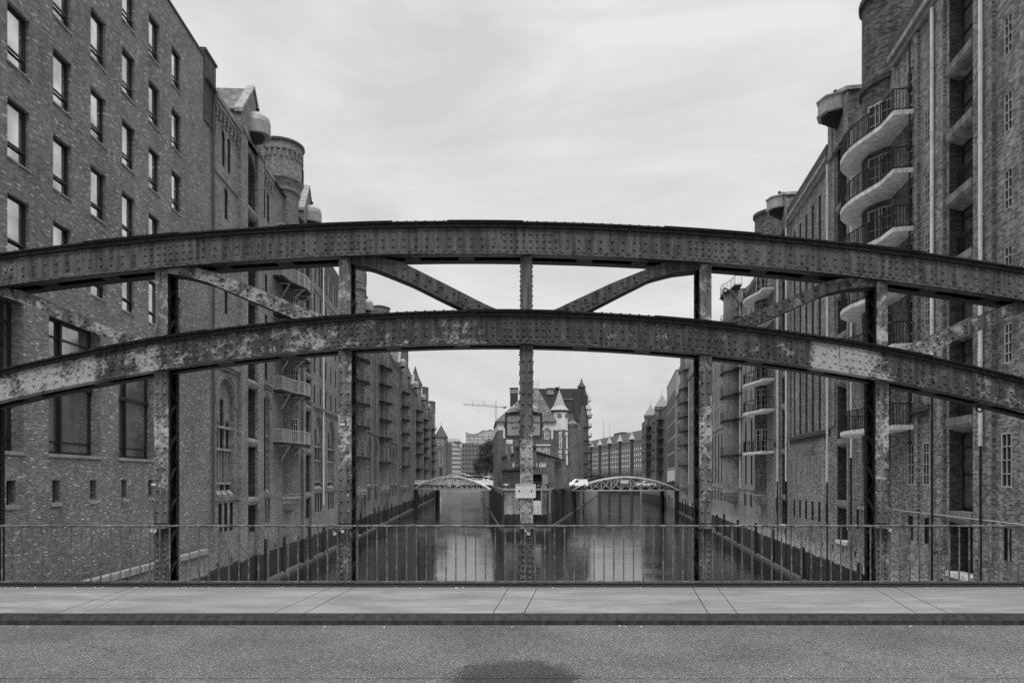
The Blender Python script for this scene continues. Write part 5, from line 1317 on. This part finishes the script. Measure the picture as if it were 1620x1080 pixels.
# tall warehouse behind, with its row of balconies on the right flank
IW = F((-10.9, 0), (.158, 1), (1, -.158))
iw = thing('island_warehouse', (12, 190, E-1.7), 'tall dark brick warehouse behind the island house, pinnacle and balconies at its right corner', 'building')
Yw = 176.0; fw = F((0, Yw), (1, 0), (0, -1)); xr = XP(919, Yw); ht = HP(614.5, Yw)
b = MB(); 
hs = [H_(XP(906.0, Yw)-.0, .5, HP(y+4, Yw), HP(y-3, Yw), 'slit', d=.2) for y in (705, 725, 745)]
wall(b, fw, XP(846, Yw), xr, -1.7, HP(655, Yw), hs)
b.face([fw.p(xr, 0, -1.7), Vector((XP(931, 235), 235, E-1.7)), Vector((XP(931, 235), 235, E+ht)), fw.p(xr, 0, ht)])
b.face([fw.p(XP(846, Yw), 0, -1.7), Vector((XP(836, 235), 235, E-1.7)), Vector((XP(836, 235), 235, E+ht-6)), fw.p(XP(846, Yw), 0, ht-6)])
part('wall', b, 'brick_left_far', iw); windows(fw, iw, hs)
b = MB()                                    # steep slate front with crowning band
P4 = [(XP(846, Yw), HP(655, Yw)), (xr, HP(655, Yw)), (xr, ht), (XP(846, Yw), ht)]
b.prism([fw.p(x, 0, z) for x, z in P4], [Vector((x, Yw+50, z+E)) for x, z in P4]); part('gable_wall', b, 'slate', iw)
b = MB(); b.box(fw, XP(908, Yw), XP(916, Yw), .0, .5, HP(665, Yw), HP(619, Yw)); b.box(fw, XP(891, Yw), XP(907, Yw), .0, .15, HP(633.0, Yw), HP(629.5, Yw)); part('pier', b, 'brick_dark', iw)
b = MB()
for k in range(5): b.box(fw, XP(892+3.2*k, Yw), XP(893.7+3.2*k, Yw), .15, .2, HP(632.5, Yw), HP(630, Yw))
b.box(fw, XP(865, Yw), XP(876, Yw), 0, .3, HP(624, Yw), HP(616.5, Yw)); part('plaster_panel', b, 'stone_mid', iw)
b = MB(); b.box(fw, XP(864.5, Yw), XP(876.5, Yw), -.5, .35, HP(616.5, Yw)+.01, HP(614, Yw)+.06); b.box(fw, XP(878, Yw), XP(884.5, Yw), -.5, .35, ht+.0, HP(612.5, Yw)); part('chimney', b, 'brick_dark', iw)
px_, Yp = XP(920, 178), 178
b = MB(); b.lathe(W, px_, Yp, [(.9, HP(640, Yp)), (.9, HP(614, Yp)), (1.2, HP(612.5, Yp)), (.8, HP(609, Yp)), (.3, HP(604.5, Yp)), (.05, HP(598, Yp))], 8); b.lathe(W, XP(925, 190), 190, [(.9, HP(640, 190)), (.9, HP(626, 190)), (.4, HP(621, 190)), (.05, HP(613, 190))], 8); part('pinnacle', b, 'brick_dark', iw)
b = MB(); b.lathe(W, XP(906, 168), 168.5, [(1.35, -1.7), (1.35, HP(675, 168)), (1.5, HP(674, 168)), (1.5, HP(670, 168)), (.3, HP(664, 168))], 10); b.box(W, XP(898, 168), XP(913, 168), 168, Yw, -1.7, HP(672, 168)); part('octagonal_bay', b, 'brick_left_far', iw)
a = balcony_meshes(IW, 0, [(-2.4, 0), (-2.2, 1.0), (-1, 1.5), (.8, 1.5), (2.1, 1.0), (2.3, 0)], 'dark', .15, 'rail_far', .5, [(-1.5, 1.2), (1.2, 1.3)])
for uu in (196, 222):
    xo = Vector((xr+(XP(931, 235)-xr)*(uu-Yw)/(235-Yw), uu, 0))
    for py in (676, 697, 716, 733, 748) if uu == 196 else (660, 675, 690, 703, 716, 729, 741):
        pos = xo+Vector((0, 0, E+HP(py, uu))); q = put('balcony', a[0], pos, iw); put('railing', a[1], pos, q); [put('strut', z_, pos, q) for z_ in a[2]]
b = MB()
for k, (py, uu) in enumerate(((635, 200), (648, 206), (657, 214))):
    xo = Vector((xr+(XP(931, 235)-xr)*(uu-Yw)/(235-Yw), uu, 0)); z = E+HP(py, uu); b.prism([xo+Vector((0, -2, z)), xo+Vector((0, 2, z)), xo+Vector((0, 0, z+3.5))], [xo+Vector((1.9, -1.5, z)), xo+Vector((1.9, 1.5, z)), xo+Vector((.4, 0, z+3.2))])
part('hoist_hood', b, 'hood', iw)

# ------------------------------------------------------------------ canal bridges
def arch_bridge(pA, pB, label, width, rise, spring, deck, band_mat, truss, arcmat='stone', two=True, piers=True):
    pA, pB = Vector((*pA, 0)), Vector((*pB, 0)); L_ = (pB-pA).length; ud = (pB-pA).normalized(); vd = Vector((-ud.y, ud.x, 0))
    f = F((pA.x, pA.y), (ud.x, ud.y), (vd.x, vd.y))
    t = thing('canal_bridge', tuple((pA+pB)/2+Vector((0, 0, E+spring))), label, 'bridge')
    b = MB(); b.box(f, -4, L_+4, .6, width-.6, deck-.7, deck); part('deck', b, 'st_dark', t)
    for k, v in enumerate((0, width) if two else (0,)):
        n = 26; b = MB(); rings = []
        hf = lambda s: spring+rise*(1-(2*s-1)**2)
        for j in range(n+1):
            s_ = j/n; u = L_*s_; rings.append([f.p(u, v-.22, hf(s_)-.18), f.p(u, v+.22, hf(s_)-.18), f.p(u, v+.22, hf(s_)+.18), f.p(u, v-.22, hf(s_)+.18)])
        b.loft(rings, True); part('arch', b, arcmat if k == 0 else 'dark', t)
        b = MB(); b.box(f, 0, L_, v-.15, v+.15, spring-.15, spring+.1)
        m_ = truss
        for j in range(m_):
            s0, s1 = j/m_, (j+1)/m_; 
            if j: b.bar(f.p(L_*s0, v, spring), f.p(L_*s0, v, hf(s0)), .14)
            if 0 < j < m_-1: b.bar(f.p(L_*s0, v, spring), f.p(L_*s1, v, hf(s1)-.1), .1); b.bar(f.p(L_*s1, v, spring), f.p(L_*s0, v, hf(s0)-.1), .1)
        part('lattice', b, 'rail_light' if arcmat != 'dark' else 'dark', t)
    for v in (.35, width-.35):
        b = MB(); b.box(f, -4, L_+4, v-.05, v+.05, deck-.0, deck+.12); b.box(f, -4, L_+4, v-.04, v+.04, deck+1.0, deck+1.1)
        n = int((L_+8)/.5)
        for j in range(n): u = -4+j*.5; b.box(f, u, u+(.4 if band_mat else .06), v-.02, v+.02, deck+.12, deck+1.0)
        part('parapet_railing', b, band_mat or 'rail_far', t)
    for u in ((.3, L_-.3) if piers else ()):
        b = MB(); b.box(f, u-.5, u+.5, -.3, width+.3, spring-6.5, spring-.16) if False else b.box(f, u-.35, u+.35, .0, 1.0, -12, spring-.16); b.box(f, u-.35, u+.35, width-1.0, width, -12, spring-.16); part('abutment_post', b, 'wood_dark', t)
    return t, f, L_
pA, pB = FL.p(173, 0, 0), IL.p(158, 0, 0)
lb, fb1, Lb = arch_bridge((pA.x, pA.y), (pB.x, pB.y), 'low steel arch bridge with pale railing over the left canal', 9, 3.1, -2.6, -1.45, 'white_paint', 14)
b = MB()
for u in (Lb*.49, Lb*.6): b.box(fb1, u-.45, u+.45, -.4, -.3, -1.9, -.1)
part('navigation_board', b, 'white_sign', lb)
pA, pB = IR.p(153, 0, 0), FR.p(157, 0, 0)
rb, fb2, Lr = arch_bridge((pA.x, pA.y), (pB.x, pB.y), 'steel lattice arch bridge with pale top chord over the right canal, cars on it', 10, 3.0, -2.6, -1.9, None, 11)
b = MB(); b.box(fb2, Lr*.45, Lr*.52, -.35, -.27, -1.05, -.3); part('navigation_board', b, 'white_sign', rb)
# a darker bridge further along
arch_bridge((15.6, 196), (33, 205), 'dark arch bridge half hidden behind the right canal bridge', 8, 3.0, -2.2, -1.9, None, 9, 'dark', False, False)
pA, pB = FL.p(262, 0, 0), IL.p(250, 0, 0)
arch_bridge((pA.x, pA.y), (pB.x, pB.y), 'farther pale arch bridge behind the left canal bridge', 9, 5.0, -3.0, -1.9, 'white_paint', 14, piers=False)
# water beyond keeps quay; approach roads
land('bridge_approach', [lp(FR, 150, -.5), lp(FR, 172, -.5), (80, 170), (80, 150)], E-1.86)

# ------------------------------------------------------------------ vehicles
def vehicle(name, pos, yaw, L_, Wd, prof, glassp, mat, label, cat):
    t = thing(name, pos, label, cat); ca, sa = math.cos(yaw), math.sin(yaw)
    def q(x, y, z): return Vector((pos[0]+x*ca-y*sa, pos[1]+x*sa+y*ca, pos[2]+z))
    b = MB(); hw = Wd/2
    rings = []
    for y, k in ((-hw*.93, .97), (-hw, 1), (hw, 1), (hw*.93, .97)):
        rings.append([q(x, y*(1 if z < .9 else .88), z*(k if z > .5 else 1)) for x, z in prof])
    b.loft(rings, True); part('body', b, mat, t)
    for s_ in (-1, 1):
        for g in glassp:
            b = MB(); b.face([q(x, s_*(hw*.9+.02), z) for x, z in g]); part('side_window', b, 'glass', t)
        for x in (L_*.3, -L_*.31):
            b = MB(); b.prism([q(x+.33*math.cos(2*PI*k/14), s_*(hw-.2), .33+.33*math.sin(2*PI*k/14)) for k in range(14)], [q(x+.33*math.cos(2*PI*k/14), s_*(hw+.03), .33+.33*math.sin(2*PI*k/14)) for k in range(14)]); wh = part('wheel', b, 'tyre', t)
            b = MB(); b.prism([q(x+.2*math.cos(2*PI*k/10), s_*(hw+.031), .33+.2*math.sin(2*PI*k/10)) for k in range(10)], [q(x+.2*math.cos(2*PI*k/10), s_*(hw+.05), .33+.2*math.sin(2*PI*k/10)) for k in range(10)]); part('rim', b, 'zinc', wh)
    return t
van_p = [(-2.1, .35), (-2.15, 1.0), (-2.05, 1.75), (-1.9, 1.83), (.2, 1.85), (.6, 1.75), (1.25, 1.15), (2.0, .95), (2.15, .75), (2.15, .35)]
car_p = [(-2.1, .35), (-2.15, .85), (-1.75, .95), (-1.1, 1.38), (-.2, 1.45), (.35, 1.38), (1.0, .95), (1.9, .82), (2.12, .6), (2.1, .35)]
z0 = E-1.9
vehicle('van', (XP(914, 152), 152, z0+.0), PI+.25, 4.3, 1.7, van_p, [[(.15, 1.15), (1.05, 1.15), (.5, 1.65), (.15, 1.68)]], 'white_paint', 'white delivery van on the left end of the right canal bridge', 'van')
vehicle('car', (XP(1022, 160), 160, z0), PI+.05, 4.2, 1.7, car_p, [[(-1.3, .98), (-.1, .98), (-.15, 1.36), (-.95, 1.32)], [(0, .98), (.8, .98), (.3, 1.33), (-.05, 1.37)]], 'white_paint', 'white hatchback car crossing the right canal bridge', 'car')
vehicle('car', (XP(1063, 170), 170, z0), PI+.3, 4.2, 1.7, car_p, [[(-1.3, .98), (-.1, .98), (-.15, 1.36), (-.95, 1.32)], [(0, .98), (.8, .98), (.3, 1.33), (-.05, 1.37)]], 'dark_paint', 'dark car parked at the right end of the right canal bridge', 'car')
vehicle('car', (XP(950, 162), 162, z0), PI+.05, 4.2, 1.7, car_p, [[(-1.3, .98), (-.1, .98), (-.15, 1.36), (-.95, 1.32)], [(0, .98), (.8, .98), (.3, 1.33), (-.05, 1.37)]], 'dark_paint', 'dark car behind the lattice on the left half of the right canal bridge', 'car')
vehicle('lorry', (XP(772, 178), 178, E-1.5), 0.1, 2.8, 1.7, [(-1.4, .35), (-1.4, 2.2), (.5, 2.25), (.55, 1.7), (1.2, 1.6), (1.35, .9), (1.35, .35)], [[(.6, 1.1), (1.15, 1.1), (1.05, 1.5), (.6, 1.55)]], 'white_paint', 'small white truck at the right end of the left canal bridge', 'truck')

# ------------------------------------------------------------------ far left: tower house, offices, concert hall, crane
def at(px, Y): return XP(px, Y)
Y = 300; x = at(697, Y)
th = thing('tower_house', (x, Y, E-1.7), 'slender brick tower house with steep pointed roof at the end of the left canal', 'building')
hw = 2.6; f = F((x, Y), (1, 0), (0, -1))
hs = [H_(-1.3, 1.0, HP(704, Y), HP(693.5, Y), 'light'), H_(.3, 1.0, HP(704, Y), HP(693.5, Y), 'light'), H_(-.6, 1.3, HP(735, Y), HP(712, Y), 'light', True), H_(-.6, 1.3, HP(752, Y), HP(739, Y), 'sash', True)]
b = MB(); wall(b, f, -hw, hw, -1.7, HP(691, Y), hs); b.box(W, x-hw, x-hw+.1, Y, Y+5, -1.7, HP(691, Y)); b.box(W, x+hw-.1, x+hw, Y, Y+5, -1.7, HP(691, Y)); b.box(W, x-hw-6, x+hw+1.6, Y+1.5, Y+10, -1.7, HP(700, Y)); part('wall', b, 'brick_island', th); windows(f, th, hs)
b = MB(); b.hexa([Vector(q) for q in ((x-hw-.3, Y-.3, E+HP(691, Y)), (x+hw+.3, Y-.3, E+HP(691, Y)), (x+hw+.3, Y+5.5, E+HP(691, Y)), (x-hw-.3, Y+5.5, E+HP(691, Y)), (x-.1, Y+2.5, E+HP(672, Y)), (x+.1, Y+2.5, E+HP(672, Y)), (x+.1, Y+2.7, E+HP(672, Y)), (x-.1, Y+2.7, E+HP(672, Y)))]); b.bar((x, Y+2.6, E+HP(673, Y)), (x, Y+2.6, E+HP(666, Y)), .15); part('spire', b, 'slate', th)
# curved pale office
Y = 430; x0, x1 = at(703, Y), at(733, Y)
of = thing('office_building', ((x0+x1)/2, Y+8, E-1.7), 'pale curved office block with banded windows far beyond the left canal', 'building')
n = 14; bw_, bg_ = MB(), MB()
def arcp(t, o=0): a = R(-65+75*t); return Vector((x1-2+(-math.cos(a))*0+ (x0-x1)*(1-t), Y+14*(t-.45)**2*1.2-o, 0))
N = 9
for k in range(N):
    h0 = -1.7+(HP(698, Y)+1.7)*k/N; h1 = -1.7+(HP(698, Y)+1.7)*(k+1)/N; hm = h0+(h1-h0)*.5
    for j in range(n):
        p, q = arcp(j/n), arcp((j+1)/n); p2, q2 = p+Vector((0, .5, 0)), q+Vector((0, .5, 0))
        bw_.face([p+Vector((0, 0, E+h0)), q+Vector((0, 0, E+h0)), q+Vector((0, 0, E+hm)), p+Vector((0, 0, E+hm))])
        bw_.face([p+Vector((0, 0, E+hm)), q+Vector((0, 0, E+hm)), q2+Vector((0, 0, E+hm)), p2+Vector((0, 0, E+hm))])
        bg_.face([p2+Vector((0, 0, E+hm)), q2+Vector((0, 0, E+hm)), q2+Vector((0, 0, E+h1)), p2+Vector((0, 0, E+h1))])
part('wall', bw_, 'office_light', of); part('window_band', bg_, 'office_band', of)
b = MB(); b.box(W, x0, x1-2, Y+1, Y+20, HP(698, Y), HP(698, Y)+.4); b.box(W, x0, at(724, Y), Y+6, Y+20, HP(698, Y)+.4, HP(692.5, Y)); part('roof_storey', b, 'office_light', of)
Y = 400; x0, x1 = at(730, Y), at(772, Y)
od = thing('office_building', ((x0+x1)/2, Y+8, E-1.7), 'dark gridded office block beside the pale curved office, left of the tree', 'building')
f = F((0, Y), (1, 0), (0, -1)); hs = []
for u in np.arange(x0+.6, x1-1.8, 1.9):
    for k in range(7): hs.append(H_(u, 1.3, 2.2+k*2.6, 4.0+k*2.6, 'panel', d=.3))
b = MB(); wall(b, f, x0, x1, -1.7, HP(702, Y), hs); b.box(W, x0, x1, Y+1, Y+14, -1.7, HP(702, Y)-.1); b.box(W, x0, at(749, Y), Y+.5, Y+12, HP(702, Y), HP(700.5, Y)); part('wall', b, 'office_dark', od); windows(f, od, hs, limit=98)
# concert hall with wave roof
Y = 1250; xs_ = [at(p, Y) for p in (737, 741, 750, 757, 764, 770, 776, 781, 785)]; hp = [HP(p, Y) for p in (682.5, 686, 687, 685, 680.5, 681.5, 679, 682, 686)]
hall = thing('concert_hall', ((xs_[0]+xs_[-1])/2, Y+20, E-1.7), 'distant glass-fronted hall with a wave-shaped roofline on the skyline', 'building')
b = MB(); b.prism([(x, Y, E+h) for x, h in zip(xs_, hp)]+[(xs_[-1], Y, 0), (xs_[0], Y, 0)], [(x, Y+60, E+h*1.0) for x, h in zip(xs_, hp)]+[(xs_[-1], Y+60, 0), (xs_[0], Y+60, 0)]); part('wall', b, 'hall_skin', hall)
b = MB(); rnd = random.Random(4)
for r_ in range(9):
    for c_ in range(18):
        x = xs_[0]+1.5+c_*3.0; h = 31+r_*5.6
        if x > xs_[-1]-1.5 or h > np.interp(x, xs_, hp)-5: continue
        w_ = rnd.uniform(.8, 2.0); b.box(W, x, x+w_, Y-.3, Y-.05, h, h+rnd.uniform(1.5, 2.6))
o = part('window', b, 'office_dark', hall)
b = MB(); b.prism([(x, Y-1.5, E+h) for x, h in zip(xs_, hp)]+[(x, Y-1.5, E+h+1.2) for x, h in reversed(list(zip(xs_, hp)))], [(x, Y+60, E+h) for x, h in zip(xs_, hp)]+[(x, Y+60, E+h+1.2) for x, h in reversed(list(zip(xs_, hp)))]); part('roof', b, 'white_sign', hall)
b = MB(); b.box(W, at(700, 900), at(800, 900), 900, 940, -1.7, HP(708, 900)); solo('far_block', b, 'office_dark', 'plain distant block below the wave-roofed hall', 'building')
# crane
Y = 750; x = at(784.5, Y)
cr = thing('tower_crane', (x, Y, E), 'distant tower crane with long jib above the wave-roofed hall', 'crane')
b = MB(); hT = HP(640, Y)
for dx in (-.9, .9):
    for dy in (-.9, .9): b.bar((x+dx, Y+dy, E), (x+dx, Y+dy, E+hT), .4)
for k in range(int(hT/2.4)): z = E+k*2.4; b.bar((x-.9, Y-.9, z), (x+.9, Y-.9, z+2.4), .22); b.bar((x+.9, Y-.9, z), (x-.9, Y-.9, z+2.4), .22)
part('mast', b, 'crane', cr)
b = MB(); jl, jr = at(733, Y), at(803, Y)
hj = HP(643.5, Y); b.bar((jl, Y, E+HP(640.5, Y)), (x, Y, E+hj), .55); b.bar((jl, Y, E+HP(640.5, Y)+1.6), (x, Y, E+hj+2.0), .3); b.bar((x, Y, E+hj), (jr, Y, E+HP(643.3, Y)), .9)
n = 22
for k in range(n):
    p = Vector((jl, Y, E+HP(640.5, Y))).lerp(Vector((x, Y, E+hj)), k/n); q = Vector((jl, Y, E+HP(640.5, Y)+1.6)).lerp(Vector((x, Y, E+hj+2)), (k+.5)/n); r2 = Vector((jl, Y, E+HP(640.5, Y))).lerp(Vector((x, Y, E+hj)), (k+1)/n); b.bar(p, q, .22); b.bar(q, r2, .22)
part('jib', b, 'crane', cr)
b = MB(); b.bar((x, Y, E+hT), (x, Y, E+HP(634, Y)), .8)
for px in (748, 766): b.bar((at(px, Y), Y, E+HP(641, Y)), (at(px-1, Y), Y, E+HP(633, Y)), .5)
b.bar((at(747, Y), Y, E+HP(633, Y)), (at(765, Y), Y, E+HP(633.5, Y)), .12); b.bar((at(765, Y), Y, E+HP(633.5, Y)), (x, Y, E+HP(634, Y)), .12); b.bar((x, Y, E+HP(634, Y)), (jr, Y, E+HP(643, Y)), .12)
part('stay_mast', b, 'crane', cr)
b = MB(); b.box(W, at(796, Y), at(801, Y), Y-1, Y+1, HP(645.5, Y), HP(643.8, Y)); part('counterweight', b, 'dark', cr)
b = MB(); b.bar((at(758, Y), Y, E+HP(643, Y)), (at(758, Y), Y, E+HP(695, Y)), .07); part('hoist_rope', b, 'crane', cr)

# ------------------------------------------------------------------ trees
def tree(cx, cy, base, H0, Rx, n, label, seed):
    rnd = random.Random(seed); t = thing('tree', (cx, cy, base), label, 'tree', 'trees behind the left canal bridge')
    b = MB(); b.tube([(cx, cy, base), (cx+.1, cy, base+H0*.25), (cx-.1, cy, base+H0*.5)], [.4, .3, .18], 8)
    limbs = []
    for k in range(14):
        a = rnd.uniform(0, 2*PI); z = base+H0*rnd.uniform(.2, .5); e = Vector((cx+math.cos(a)*Rx*.7, cy+math.sin(a)*Rx*.7, z+H0*rnd.uniform(.15, .4))); b.tube([(cx, cy, z), ((cx+e.x)/2, (cy+e.y)/2, z+(e.z-z)*.6), e], [.15, .1, .04], 5)
    part('trunk', b, 'bark', t)
    b = MB(); cl = []
    for k in range(46):
        a = rnd.uniform(0, 2*PI); el = rnd.uniform(-.5, 1); rr = Rx*rnd.uniform(.45, .95)
        cl.append((cx+math.cos(a)*rr*math.cos(el*1.2), cy+math.sin(a)*rr*math.cos(el*1.2), base+H0*.55+H0*.42*math.sin(el*1.2)*rnd.uniform(.75, 1.02), Rx*rnd.uniform(.2, .36)))
    for k in range(n):
        c_ = cl[k % len(cl)]; d = Vector((rnd.gauss(0, 1), rnd.gauss(0, 1), rnd.gauss(0, 1))).normalized()*c_[3]*rnd.random()**.4; p = Vector(c_[:3])+d
        s_ = rnd.uniform(.1, .2); u = Vector((rnd.gauss(0, 1), rnd.gauss(0, 1), rnd.gauss(0, 1))).normalized(); v = u.cross(d if d.length > .01 else Vector((0, 0, 1))).normalized()
        b.face([p-u*s_, p+v*s_*.6, p+u*s_, p-v*s_*.6])
    part('crown', b, 'foliage', t)
tree(XP(782, 232), 232, E-1.8, 16.5, 5.4, 16000, 'tall dull-leaved tree against the island house wall', 3)
tree(XP(769, 246), 246, E-1.8, 12.5, 5.2, 12000, 'lower spreading tree on the canal side of the taller one', 5)
